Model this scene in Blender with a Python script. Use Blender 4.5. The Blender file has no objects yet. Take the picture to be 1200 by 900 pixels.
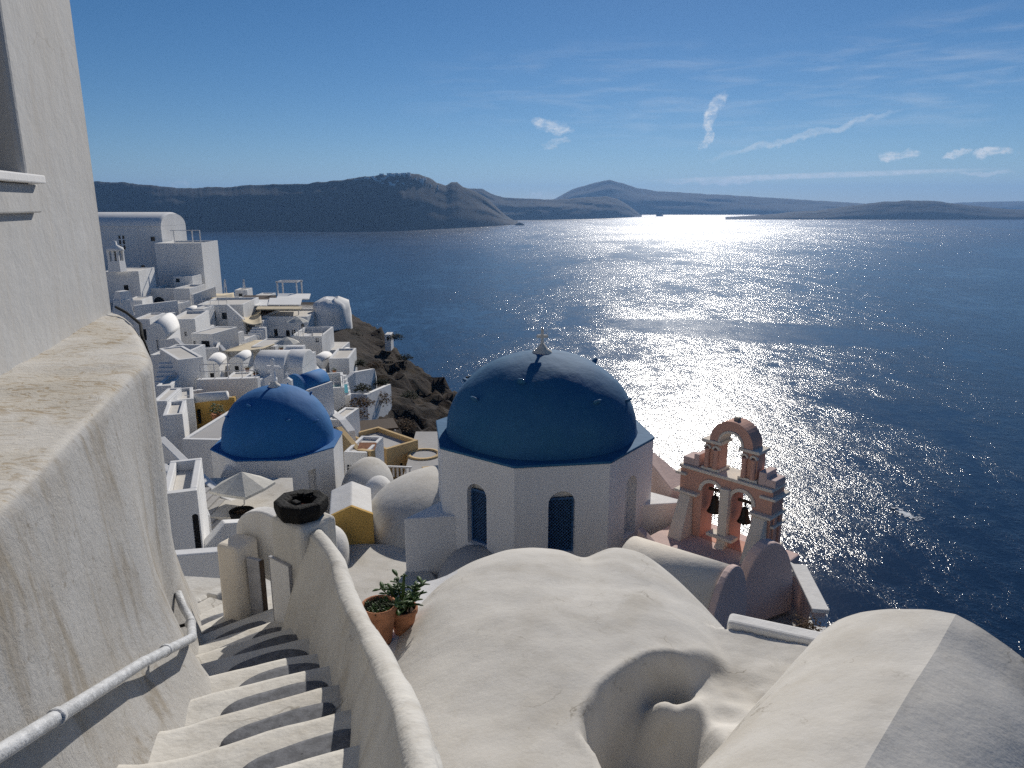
import bpy, bmesh, math, random
from math import sin, cos, tan, atan2, asin, sqrt, pi, radians, hypot
from mathutils import Vector, Matrix, noise as mnoise

# ------------------------------------------------------------------ camera, sky, sun, exposure
S = bpy.context.scene
COL = S.collection
FPX = 850.0                      # focal length in pixels of a 1200 px wide picture
PITCH = radians(13.88)
CP, SP = cos(PITCH), sin(PITCH)
SEA = -135.0                     # sea level below the eye
SUN_AZ, SUN_EL = radians(12.9), radians(30.0)

cam_d = bpy.data.cameras.new("camera")
cam_d.sensor_width = 36.0
cam_d.lens = FPX / 1200.0 * 36.0
cam_d.clip_start = 0.1
cam_d.clip_end = 90000.0
cam = bpy.data.objects.new("camera", cam_d)
COL.objects.link(cam)
cam.location = (0, 0, 0)
cam.rotation_euler = (pi / 2 - PITCH, 0, 0)
S.camera = cam

def ray(px, py):
    u, v = (px - 600) / FPX, (450 - py) / FPX
    return Vector((u, CP + v * SP, -SP + v * CP))
def at(px, py, Y):               # the point seen at that pixel, Y metres ahead
    d = ray(px, py); return d * (Y / d.y)
def atz(px, py, z):              # the point seen at that pixel, at height z
    d = ray(px, py); return d * (z / d.z)

S.view_settings.view_transform = 'Standard'
S.view_settings.look = 'None'
S.view_settings.exposure = 0.0
S.view_settings.gamma = 1.0
S.cycles.max_bounces = 6
S.cycles.diffuse_bounces = 3
S.cycles.glossy_bounces = 3
S.cycles.volume_bounces = 0
S.cycles.sample_clamp_direct = 0.0
S.cycles.sample_clamp_indirect = 1.5
S.cycles.use_denoising = False
S.cycles.sampling_pattern = 'BLUE_NOISE'
S.cycles.adaptive_threshold = .005
S.cycles.caustics_reflective = False

sun_d = bpy.data.lights.new("sun", 'SUN')
sun_d.energy = 4.2
sun_d.angle = radians(0.5)
sun_d.color = (1.0, 0.94, 0.85)
sun = bpy.data.objects.new("sun", sun_d)
COL.objects.link(sun)
SUNV = Vector((sin(SUN_AZ) * cos(SUN_EL), cos(SUN_AZ) * cos(SUN_EL), sin(SUN_EL)))
sun.rotation_euler = SUNV.to_track_quat('Z', 'Y').to_euler()
sun.location = SUNV * 300

# ------------------------------------------------------------------ node helpers
def sock(nt, s, v):
    if isinstance(v, bpy.types.NodeSocket): nt.links.new(v, s)
    elif v is not None:
        try: s.default_value = v
        except Exception: s.default_value = (*v, 1.0)
def math_(nt, op, a, b=None, c=None, clamp=False):
    n = nt.nodes.new('ShaderNodeMath'); n.operation = op; n.use_clamp = clamp
    for i, v in enumerate((a, b, c)):
        if v is not None: sock(nt, n.inputs[i], v)
    return n.outputs[0]
def mix_(nt, fac, a, b, mode='MIX'):
    n = nt.nodes.new('ShaderNodeMix'); n.data_type = 'RGBA'; n.blend_type = mode
    sock(nt, n.inputs[0], fac)
    for i, v in ((6, a), (7, b)):
        sock(nt, n.inputs[i], (*v, 1.0) if isinstance(v, tuple) and len(v) == 3 else v)
    return n.outputs[2]
def noise_(nt, vec, scale, detail=4, rough=.55, dist=0.0):
    n = nt.nodes.new('ShaderNodeTexNoise')
    if vec is not None: nt.links.new(vec, n.inputs['Vector'])
    n.inputs['Scale'].default_value = scale; n.inputs['Detail'].default_value = detail
    n.inputs['Roughness'].default_value = rough; n.inputs['Distortion'].default_value = dist
    return n.outputs[0]
def ramp_(nt, fac, lo, hi, a=0.0, b=1.0):
    n = nt.nodes.new('ShaderNodeMapRange'); n.interpolation_type = 'SMOOTHSTEP'
    sock(nt, n.inputs[0], fac)
    for i, v in enumerate((lo, hi, a, b)): n.inputs[i + 1].default_value = v
    return n.outputs[0]
def map_(nt, vec, scale=(1, 1, 1), rot=(0, 0, 0), loc=(0, 0, 0)):
    n = nt.nodes.new('ShaderNodeMapping'); nt.links.new(vec, n.inputs[0])
    n.inputs[1].default_value = loc; n.inputs[2].default_value = rot; n.inputs[3].default_value = scale
    return n.outputs[0]

# ------------------------------------------------------------------ sky with its clouds
W = bpy.data.worlds.new("World"); S.world = W; W.use_nodes = True
nt = W.node_tree; nt.nodes.clear()
sky = nt.nodes.new('ShaderNodeTexSky'); sky.sky_type = 'NISHITA'; sky.sun_disc = False
sky.sun_elevation = SUN_EL; sky.sun_rotation = SUN_AZ
sky.altitude = 100; sky.air_density = 0.75; sky.dust_density = 0.05; sky.ozone_density = 4.0
tc = nt.nodes.new('ShaderNodeTexCoord')
sep = nt.nodes.new('ShaderNodeSeparateXYZ'); nt.links.new(tc.outputs['Generated'], sep.inputs[0])
az = math_(nt, 'MULTIPLY', math_(nt, 'ARCTAN2', sep.outputs[0], sep.outputs[1]), 180 / pi)
el = math_(nt, 'MULTIPLY', math_(nt, 'ARCSINE', sep.outputs[2]), 180 / pi)
cxy = nt.nodes.new('ShaderNodeCombineXYZ'); nt.links.new(az, cxy.inputs[0]); nt.links.new(el, cxy.inputs[1])
ae = cxy.outputs[0]
warp = math_(nt, 'SUBTRACT', noise_(nt, ae, .55, 4, .6), .5)
warp2 = math_(nt, 'SUBTRACT', noise_(nt, map_(nt, ae, loc=(31, 7, 3)), .55, 4, .6), .5)
azw = math_(nt, 'ADD', az, math_(nt, 'MULTIPLY', warp, 2.4))
elw = math_(nt, 'ADD', el, math_(nt, 'MULTIPLY', warp2, 1.5))
def azel(px, py):
    d = ray(px, py).normalized(); return atan2(d.x, d.y) * 180 / pi, asin(d.z) * 180 / pi
def cloud(px, py, wpx, hpx, tilt=0.0, soft=1.0, wrp=1.0):
    a0, e0 = azel(px, py); k = 180 / pi / FPX; t = radians(tilt)
    da = math_(nt, 'SUBTRACT', azw if wrp else az, a0); de = math_(nt, 'SUBTRACT', elw if wrp else el, e0)
    p = math_(nt, 'ADD', math_(nt, 'MULTIPLY', da, cos(t)), math_(nt, 'MULTIPLY', de, sin(t)))
    q = math_(nt, 'SUBTRACT', math_(nt, 'MULTIPLY', de, cos(t)), math_(nt, 'MULTIPLY', da, sin(t)))
    r = math_(nt, 'ADD', math_(nt, 'POWER', math_(nt, 'ABSOLUTE', math_(nt, 'DIVIDE', p, wpx * k)), 2.0),
              math_(nt, 'POWER', math_(nt, 'ABSOLUTE', math_(nt, 'DIVIDE', q, hpx * k)), 2.0))
    return ramp_(nt, r, 1.15, 1.15 - soft, 0, 1)
def csum(*parts):
    t = None
    for m, k in parts:
        v = math_(nt, 'MULTIPLY', m, k)
        t = v if t is None else math_(nt, 'MAXIMUM', t, v)
    return t
fine = ramp_(nt, noise_(nt, map_(nt, ae, scale=(.7, 1.2, 1)), 1.6, 6, .65), .36, .66, .15, 1)
fib = ramp_(nt, noise_(nt, map_(nt, ae, scale=(.12, .9, 1), rot=(0, 0, radians(-10))), 1.3, 6, .6, .4), .42, .75)
solid = csum((cloud(833, 137, 17, 11, 62, .95), .85), (cloud(827, 158, 18, 6, 72, .9), .75), (cloud(842, 118, 13, 7, 20, .95), .5),
             (cloud(640, 144, 20, 7, -15, 1.0), .62), (cloud(655, 155, 14, 6, -10, 1.0), .62), (cloud(652, 168, 14, 4, 0, 1.0), .4),
             (cloud(1052, 181, 16, 5.5, 3, .8), .8), (cloud(1123, 182, 12, 4, 5, .8), .7), (cloud(1162, 181, 16, 5, 5, .8), .8),
             (cloud(210, 216, 16, 4, 0, 1.0), .4), (cloud(632, 230, 24, 4, 0, 1.0), .35))
thin = csum((cloud(950, 206, 170, 3.4, 1.2, 1.0, 0), .62), (cloud(850, 212, 70, 4.5, 1.5, 1.1), .60), (cloud(1150, 203, 28, 2.6, 0, 1.0), .45),
            (cloud(940, 160, 100, 4.5, 13, 1.1), .34))
veil = csum((cloud(800, 115, 330, 60, -2, 1.1), .14), (cloud(1080, 90, 250, 60, 6, 1.1), .17))
dens = math_(nt, 'ADD', math_(nt, 'MULTIPLY', solid, fine), math_(nt, 'ADD', math_(nt, 'MULTIPLY', thin, ramp_(nt, fine, 0, 1, .45, 1)), math_(nt, 'MULTIPLY', veil, fib)), clamp=True)
hs = nt.nodes.new('ShaderNodeHueSaturation'); hs.inputs['Saturation'].default_value = 1.22; hs.inputs['Value'].default_value = .94
nt.links.new(sky.outputs[0], hs.inputs['Color'])
mixc = mix_(nt, dens, hs.outputs[0], (14.5, 14.6, 14.6))
bg = nt.nodes.new('ShaderNodeBackground'); nt.links.new(mixc, bg.inputs[0]); bg.inputs[1].default_value = 0.06
wo = nt.nodes.new('ShaderNodeOutputWorld'); nt.links.new(bg.outputs[0], wo.inputs[0])

# ------------------------------------------------------------------ materials
def new_mat(name):
    m = bpy.data.materials.new(name); m.use_nodes = True
    nt = m.node_tree; b = nt.nodes['Principled BSDF']; b.inputs['Specular IOR Level'].default_value = .25
    return m, nt, b
def geo_pos(nt): return nt.nodes.new('ShaderNodeNewGeometry').outputs['Position']
def bump_(nt, b, h, strength, dist):
    n = nt.nodes.new('ShaderNodeBump'); n.inputs['Strength'].default_value = strength; n.inputs['Distance'].default_value = dist
    nt.links.new(h, n.inputs['Height']); nt.links.new(n.outputs[0], b.inputs['Normal'])
def plaster(name, col, dirt=(.42, .36, .28), amt=.5, scale=1.0, bump=.35, streak=.35, rough=.92, grit=.35, crack=.0):
    """hand-trowelled limewash: uneven tint, run-off streaks, specks and trowel relief"""
    m, nt, b = new_mat(name); p = geo_pos(nt)
    big = noise_(nt, p, .8 * scale, 5, .6, .3)
    sp = noise_(nt, p, 14 * scale, 3, .7)
    st = noise_(nt, map_(nt, p, scale=(2.6, 2.6, .22)), 1.8 * scale, 5, .65, .2)
    f = math_(nt, 'ADD', math_(nt, 'MULTIPLY', ramp_(nt, big, .40, .78), amt), math_(nt, 'MULTIPLY', ramp_(nt, st, .46, .78), streak), clamp=True)
    c = mix_(nt, f, col, tuple(a * .45 + d * .55 for a, d in zip(col, dirt)))
    c = mix_(nt, math_(nt, 'MULTIPLY', ramp_(nt, sp, .66, .82), grit), c, dirt)
    mid = noise_(nt, p, 4.2 * scale, 6, .7, .6)
    c = mix_(nt, math_(nt, 'MULTIPLY', ramp_(nt, mid, .52, .72), amt * .45), c, tuple(a * .62 + d * .38 for a, d in zip(col, dirt)))
    if crack:
        wv = nt.nodes.new('ShaderNodeVectorMath'); wv.operation = 'ADD'; nt.links.new(p, wv.inputs[0])
        nz = nt.nodes.new('ShaderNodeTexNoise'); nz.inputs['Scale'].default_value = 2.2 * scale; nz.inputs['Detail'].default_value = 5; nt.links.new(p, nz.inputs['Vector'])
        sc_ = nt.nodes.new('ShaderNodeVectorMath'); sc_.operation = 'SCALE'; sc_.inputs['Scale'].default_value = .9 / scale; nt.links.new(nz.outputs['Color'], sc_.inputs[0]); nt.links.new(sc_.outputs[0], wv.inputs[1])
        vo = nt.nodes.new('ShaderNodeTexVoronoi'); vo.feature = 'DISTANCE_TO_EDGE'; vo.inputs['Scale'].default_value = .75 * scale; nt.links.new(wv.outputs[0], vo.inputs['Vector'])
        ck = math_(nt, 'MULTIPLY', ramp_(nt, vo.outputs['Distance'], .010, .002), ramp_(nt, big, .50, .62))
        c = mix_(nt, math_(nt, 'MULTIPLY', ck, crack), c, tuple(d * .5 for d in dirt))
        # re-limed patches with a brushed edge
        pa = noise_(nt, map_(nt, p, loc=(17, 3, 8)), .55 * scale, 3, .5, .2); br = noise_(nt, map_(nt, p, scale=(9, 2.2, 5), rot=(0, 0, .6)), 2.0 * scale, 4, .7)
        pm = ramp_(nt, math_(nt, 'ADD', pa, math_(nt, 'MULTIPLY', math_(nt, 'SUBTRACT', br, .5), .12)), .535, .56)
        c = mix_(nt, math_(nt, 'MULTIPLY', pm, .34), c, tuple(min(.9, a * 1.12 + .02) for a in col))
        c = mix_(nt, math_(nt, 'MULTIPLY', ramp_(nt, br, .5, .75), .22), c, tuple(a * .72 + d * .2 for a, d in zip(col, dirt)))
    nt.links.new(c, b.inputs['Base Color']); b.inputs['Roughness'].default_value = rough
    h = math_(nt, 'ADD', math_(nt, 'MULTIPLY', noise_(nt, p, 3.2 * scale, 4, .6), 1.0), math_(nt, 'MULTIPLY', noise_(nt, p, 26 * scale, 4, .6), .16))
    bump_(nt, b, h, bump, .05 / scale)
    return m
def plain(name, col, rough=.8, var=.25, scale=6.0, metal=0.0, bump=0.15, spec=.25):
    m, nt, b = new_mat(name); p = geo_pos(nt); n = noise_(nt, p, scale, 5, .6)
    c = mix_(nt, ramp_(nt, n, .3, .7), tuple(x * (1 - var) for x in col), tuple(min(1, x * (1 + var)) for x in col))
    nt.links.new(c, b.inputs['Base Color']); b.inputs['Roughness'].default_value = rough
    b.inputs['Metallic'].default_value = metal; b.inputs['Specular IOR Level'].default_value = spec
    if bump: bump_(nt, b, noise_(nt, p, scale * 4, 4, .6), bump, .05)
    return m
M = {}
M['white'] = plaster('white_plaster', (.74, .73, .71), amt=.35, streak=.22)
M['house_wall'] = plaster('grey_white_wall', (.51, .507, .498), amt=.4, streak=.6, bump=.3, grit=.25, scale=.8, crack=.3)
M['white_far'] = plaster('far_white_plaster', (.81, .805, .79), amt=.30, streak=.25, scale=.35, bump=.15, grit=.1)
M['white_clean'] = plaster('clean_white_plaster', (.79, .785, .775), amt=.18, streak=.16, bump=.2, grit=.12)
M['roof_white'] = plaster('roof_plaster', (.61, .585, .54), dirt=(.33, .28, .20), amt=.8, streak=.12, scale=1.1, bump=.3, grit=.6, crack=.55)
M['cream'] = plaster('cream_plaster', (.77, .71, .62), amt=.4)
M['stain'] = plaster('weathered_wall_plaster', (.63, .61, .565), dirt=(.30, .25, .18), amt=.6, streak=.6, bump=.5, grit=.7, crack=.5)
M['pink'] = plaster('pink_plaster', (.63, .37, .29), dirt=(.44, .29, .24), amt=.7, bump=.3)
M['palepink'] = plaster('pale_pink_plaster', (.66, .51, .47), amt=.45, dirt=(.4, .28, .24))
M['yellow'] = plaster('ochre_plaster', (.60, .38, .11), dirt=(.42, .25, .08), amt=.5, scale=.8)
M['sand'] = plaster('sand_plaster', (.60, .43, .22), dirt=(.42, .30, .16), amt=.5, scale=.6)
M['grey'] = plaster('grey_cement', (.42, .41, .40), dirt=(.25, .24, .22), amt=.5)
M['dome_teal'] = plaster('teal_blue_paint', (.020, .118, .25), dirt=(.07, .22, .33), amt=.7, streak=.3, scale=.9, rough=.78, bump=.4, grit=.25, crack=.5)
M['dome_blue'] = plaster('ultramarine_paint', (.018, .140, .37), dirt=(.06, .22, .42), amt=.4, streak=.3, scale=.9, rough=.78, bump=.35, grit=.2, crack=.4)
M['canvas'] = plain('cream_canvas', (.62, .53, .38), .9, .12, 2.0)
M['umbrella'] = plain('umbrella_cloth', (.62, .60, .54), .9, .1, 3.0)
M['dark'] = plain('dark_opening', (.018, .019, .022), .7, .3)
M['glass'] = plain('dark_glass', (.02, .03, .04), .12, .2, bump=0, spec=.5)
M['wood'] = plain('dark_wood', (.06, .04, .028), .8, .4, 8)
M['blue_wood'] = plain('blue_painted_wood', (.04, .12, .27), .5, .3, 12)
M['white_wood'] = plain('white_painted_wood', (.70, .69, .68), .5, .08, 9)
M['grey_wood'] = plain('grey_painted_wood', (.42, .42, .44), .6, .12, 9)
M['steel'] = plain('painted_pipe', (.55, .56, .57), .4, .2, 18, bump=.3)
M['black'] = plain('black_iron', (.006, .006, .006), .8, .5, 9, bump=.5)
M['rust'] = plain('rusty_lining', (.09, .03, .02), .9, .5, 14, bump=.5)
M['terracotta'] = plain('terracotta', (.42, .19, .10), .85, .22, 7)
M['soil'] = plain('potting_soil', (.06, .04, .028), .95, .4, 30, bump=.6)
M['leaf'] = plain('green_leaf', (.045, .085, .022), .5, .5, 9, bump=0)
M['dryleaf'] = plain('dry_shrub', (.10, .06, .032), .9, .5, 3, bump=0)
M['scrub'] = plain('dark_scrub', (.035, .042, .022), .9, .5, 3, bump=0)
M['stone'] = plain('rough_stone', (.30, .27, .23), .9, .35, 5, bump=.5)
M['paint_grey'] = plain('grey_step_paint', (.14, .145, .16), .8, .25, 20)
M['pool'] = plain('pool_water', (.10, .30, .28), .08, .1, 2, spec=.5)
M['bronze'] = plain('dark_bronze', (.02, .018, .016), .45, .4, 12, metal=.3)

# ------------------------------------------------------------------ mesh helpers
class MB:
    def __init__(s): s.v = []; s.f = []; s.sm = []
    def add(s, vs, fs, smooth=False, mat=None):
        o = len(s.v)
        for p in vs:
            p = Vector(p)
            s.v.append(mat @ p if mat else p)
        for f in fs: s.f.append([o + i for i in f]); s.sm.append(smooth)
        return s
    def box(s, c, d, mat=None, taper=1.0):
        x, y, z = d[0] / 2, d[1] / 2, d[2] / 2
        vs = [(c[0] + a * x * (taper if e > 0 else 1), c[1] + b * y * (taper if e > 0 else 1), c[2] + e * z) for e in (-1, 1) for a, b in ((-1, -1), (1, -1), (1, 1), (-1, 1))]
        return s.add(vs, [(3, 2, 1, 0), (4, 5, 6, 7), (0, 1, 5, 4), (1, 2, 6, 5), (2, 3, 7, 6), (3, 0, 4, 7)], False, mat)
    def prism(s, poly, z0, z1, mat=None):          # plan polygon, counter-clockwise
        n = len(poly)
        zt = z1 if isinstance(z1, (list, tuple)) else [z1] * n
        vs = [(p[0], p[1], z0) for p in poly] + [(p[0], p[1], zt[i]) for i, p in enumerate(poly)]
        fs = [tuple(range(n))[::-1], tuple(range(n, 2 * n))] + [(i, (i + 1) % n, n + (i + 1) % n, n + i) for i in range(n)]
        return s.add(vs, fs, False, mat)
    def profile(s, prof, y0, y1, mat=None, smooth=True, caps=True):   # (x, z) outline pushed from y0 to y1
        n = len(prof)
        vs = [(x, y0, z) for x, z in prof] + [(x, y1, z) for x, z in prof]
        s.add(vs, [(i, (i + 1) % n, n + (i + 1) % n, n + i) for i in range(n)], smooth, mat)
        if caps: s.add(vs, [tuple(range(n)), tuple(range(n, 2 * n))[::-1]], False, mat)
        return s
    def lathe(s, prof, seg=20, mat=None, smooth=True, sx=1.0, sy=1.0, rot=0.0):
        n = len(prof); vs = []
        for r, z in prof:
            for k in range(seg):
                a = 2 * pi * k / seg + rot; vs.append((r * cos(a) * sx, r * sin(a) * sy, z))
        fs = [(i * seg + k, i * seg + (k + 1) % seg, (i + 1) * seg + (k + 1) % seg, (i + 1) * seg + k) for i in range(n - 1) for k in range(seg)]
        if prof[0][0] > 1e-4: fs.append(tuple(range(seg))[::-1])
        if prof[-1][0] > 1e-4: fs.append(tuple((n - 1) * seg + k for k in range(seg)))
        return s.add(vs, fs, smooth, mat)
    def tube(s, pts, r, seg=8, smooth=True):
        pts = [Vector(p) for p in pts]; vs = []; fs = []
        for i, p in enumerate(pts):
            t = (pts[min(i + 1, len(pts) - 1)] - pts[max(i - 1, 0)]).normalized()
            a = t.cross(Vector((0, 0, 1)));  a = a.normalized() if a.length > 1e-3 else Vector((1, 0, 0))
            b = t.cross(a); rr = r[i] if isinstance(r, (list, tuple)) else r
            for k in range(seg):
                q = 2 * pi * k / seg; vs.append(p + (a * cos(q) + b * sin(q)) * rr)
        for i in range(len(pts) - 1):
            for k in range(seg): fs.append((i * seg + k, i * seg + (k + 1) % seg, (i + 1) * seg + (k + 1) % seg, (i + 1) * seg + k))
        fs += [tuple(range(seg)), tuple((len(pts) - 1) * seg + k for k in range(seg))]
        return s.add(vs, fs, smooth)
    def grid(s, P, smooth=True):                   # rows of points
        n, m = len(P), len(P[0])
        return s.add([p for r in P for p in r], [(i * m + j, i * m + j + 1, (i + 1) * m + j + 1, (i + 1) * m + j) for i in range(n - 1) for j in range(m - 1)], smooth)
    def slab(s, w, h, th, holes=(), mat=None, x0=0.0, z0=0.0, jit=0.0):
        """wall in the xz plane, front at y=0, back at y=th, with real openings (x, z, width, height, arched)"""
        xs = sorted({x0, x0 + w, *[o[0] for o in holes], *[o[0] + o[2] for o in holes]})
        zs = sorted({z0, z0 + h, *[o[1] for o in holes], *[o[1] + o[3] for o in holes]})
        def inside(x, z): return any(o[0] < x < o[0] + o[2] and o[1] < z < o[1] + o[3] for o in holes)
        for a, b in zip(xs, xs[1:]):
            for c, d in zip(zs, zs[1:]):
                if inside((a + b) / 2, (c + d) / 2): continue
                s.add([(a, 0, c), (b, 0, c), (b, 0, d), (a, 0, d)], [(0, 1, 2, 3)], False, mat)
                s.add([(a, th, c), (b, th, c), (b, th, d), (a, th, d)], [(3, 2, 1, 0)], False, mat)
        x1, z1 = x0 + w, z0 + h
        s.add([(x0, 0, z0), (x1, 0, z0), (x1, 0, z1), (x0, 0, z1), (x0, th, z0), (x1, th, z0), (x1, th, z1), (x0, th, z1)],
              [(0, 4, 5, 1), (1, 5, 6, 2), (2, 6, 7, 3), (3, 7, 4, 0)], False, mat)
        for o in holes:
            x, z, ow, oh = o[:4]; arch = len(o) > 4 and o[4]
            if arch:
                R = ow / 2; hs = min(R, oh * .6); n = 12; zc = z + oh - hs
                arc = [(x + R - R * cos(pi * k / n), zc + hs * sin(pi * k / n)) for k in range(n + 1)]
                edge = [(x, z)] + arc + [(x + ow, z)]
                for side in ((arc[:n // 2 + 1], (x, z + oh)), (arc[n // 2:], (x + ow, z + oh))):
                    pts, cor = side
                    for a, b in zip(pts, pts[1:]):
                        s.add([(a[0], 0, a[1]), (b[0], 0, b[1]), (cor[0], 0, cor[1])], [(0, 1, 2)], False, mat)
                        s.add([(a[0], th, a[1]), (b[0], th, b[1]), (cor[0], th, cor[1])], [(2, 1, 0)], False, mat)
            else: edge = [(x, z), (x, z + oh), (x + ow, z + oh), (x + ow, z)]
            if z > z0 + 1e-6: edge = edge + [edge[0]]
            for a, b in zip(edge, edge[1:]):
                s.add([(a[0], 0, a[1]), (b[0], 0, b[1]), (b[0], th, b[1]), (a[0], th, a[1])], [(0, 1, 2, 3)], False, mat)
        return s
    def build(s, name, mat, parent=None, loc=None, rz=0.0, bevel=0.0, weld=True, seg=2, fixn=True):
        me = bpy.data.meshes.new(name); me.from_pydata([tuple(v) for v in s.v], [], s.f)
        me.polygons.foreach_set('use_smooth', s.sm)
        if weld or fixn:
            bm = bmesh.new(); bm.from_mesh(me)
            if weld: bmesh.ops.remove_doubles(bm, verts=bm.verts, dist=.0008)
            if fixn: bmesh.ops.recalc_face_normals(bm, faces=bm.faces)
            bm.to_mesh(me); bm.free()
        me.materials.append(M[mat] if isinstance(mat, str) else mat)
        o = bpy.data.objects.new(name, me); COL.objects.link(o)
        if parent: o.parent = parent
        if loc is not None: o.location = loc
        if rz: o.rotation_euler = (0, 0, rz)
        if bevel:
            b = o.modifiers.new('bevel', 'BEVEL'); b.width = bevel; b.segments = seg; b.limit_method = 'ANGLE'; b.angle_limit = radians(40)
            b.harden_normals = False
        return o
def tag(o, label, cat, group=None):
    o['label'] = label; o['category'] = cat
    if group: o['group'] = group
    return o
def kind(o, k): o['kind'] = k; return o
def thing(name, label, cat, loc=(0, 0, 0), rz=0.0, group=None):
    o = bpy.data.objects.new(name, None); COL.objects.link(o); o.location = loc; o.rotation_euler = (0, 0, rz)
    o.empty_display_size = .3
    return tag(o, label, cat, group)
def RZ(a, loc=(0, 0, 0)): return Matrix.Translation(Vector(loc)) @ Matrix.Rotation(a, 4, 'Z')
def fbm(x, y, z=0.0, oct=5, H=.9): return mnoise.fractal(Vector((x, y, z)), H, 2.0, oct)
def lerp_tab(tab, x):
    if x <= tab[0][0]: return tab[0][1]
    for (a, b), (c, d) in zip(tab, tab[1:]):
        if x <= c: return b + (d - b) * (x - a) / (c - a)
    return tab[-1][1]
# ------------------------------------------------------------------ the sea
def make_sea():
    m, nt, b = new_mat('sea_water'); p = geo_pos(nt)
    # wind on the water: ruffled gust lanes and calm slicks at every size from a few metres to a kilometre
    sl = noise_(nt, map_(nt, p, scale=(.0022, .0013, 0), rot=(0, 0, radians(24))), 1.0, 4, .6, .9)
    sl2 = noise_(nt, map_(nt, p, scale=(.012, .006, 0), rot=(0, 0, radians(12))), 1.0, 8, .78, .5)
    sl3 = noise_(nt, map_(nt, p, scale=(.05, .03, 0), rot=(0, 0, radians(-8))), 1.0, 6, .8, .3)
    calm = math_(nt, 'ADD', math_(nt, 'MULTIPLY', ramp_(nt, sl, .38, .62), .40), math_(nt, 'ADD', math_(nt, 'MULTIPLY', ramp_(nt, sl2, .36, .64), .34), math_(nt, 'MULTIPLY', ramp_(nt, sl3, .36, .64), .26)))
    b.inputs['IOR'].default_value = 1.333; b.inputs['Specular IOR Level'].default_value = .5
    s0 = nt.nodes.new('ShaderNodeSeparateXYZ'); nt.links.new(p, s0.inputs[0]); fetch = ramp_(nt, s0.outputs[1], 900, 4200)     # the open channel is rougher than the lee of the cliff
    sock(nt, b.inputs['Roughness'], math_(nt, 'ADD', ramp_(nt, calm, 0, 1, .15, .20), math_(nt, 'MULTIPLY', fetch, .10)))
    sock(nt, b.inputs['Base Color'], mix_(nt, calm, (.003, .014, .040), (.004, .022, .060)))
    w1 = noise_(nt, map_(nt, p, scale=(.05, .09, 0), rot=(0, 0, radians(-20))), 1.0, 3, .55)
    w2 = noise_(nt, map_(nt, p, scale=(.20, .34, 0), rot=(0, 0, radians(-32))), 1.0, 3, .6)
    w3 = noise_(nt, map_(nt, p, scale=(.70, 1.1, 0), rot=(0, 0, radians(-10))), 1.0, 3, .65)
    h = math_(nt, 'ADD', math_(nt, 'MULTIPLY', w1, 1.0), math_(nt, 'ADD', math_(nt, 'MULTIPLY', w2, .72), math_(nt, 'MULTIPLY', w3, .60)))
    h = math_(nt, 'MULTIPLY', h, ramp_(nt, calm, .1, .9, .30, 1.55))
    # one smooth lens of sheltered water with a torn edge
    q = atz(885, 388, SEA); s3 = nt.nodes.new('ShaderNodeSeparateXYZ'); nt.links.new(p, s3.inputs[0])
    wz = math_(nt, 'MULTIPLY', math_(nt, 'SUBTRACT', noise_(nt, map_(nt, p, scale=(.012, .006, 0)), 1.0, 5, .65), .5), 1.5)
    ex = math_(nt, 'POWER', math_(nt, 'DIVIDE', math_(nt, 'SUBTRACT', s3.outputs[0], q.x), 165.0), 2.0)
    ey = math_(nt, 'POWER', math_(nt, 'DIVIDE', math_(nt, 'SUBTRACT', math_(nt, 'ADD', s3.outputs[1], math_(nt, 'MULTIPLY', s3.outputs[0], .35)), q.y + .35 * q.x), 80.0), 2.0)
    lens = ramp_(nt, math_(nt, 'ADD', math_(nt, 'ADD', ex, ey), wz), 1.3, .55)
    h = math_(nt, 'MULTIPLY', h, ramp_(nt, lens, 0, 1, 1.0, .50))
    h = math_(nt, 'MULTIPLY', h, math_(nt, 'ADD', math_(nt, 'MULTIPLY', fetch, 1.3), 1.0))
    bump_(nt, b, h, 1.0, .26)
    R = 24000.0; me = MB(); n = 96
    me.add([(0, 0, SEA)] + [(R * cos(2 * pi * k / n), R * sin(2 * pi * k / n), SEA) for k in range(n)], [(0, 1 + k, 1 + (k + 1) % n) for k in range(n)])
    kind(me.build('sea', m, fixn=False), 'structure')
make_sea()

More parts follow.
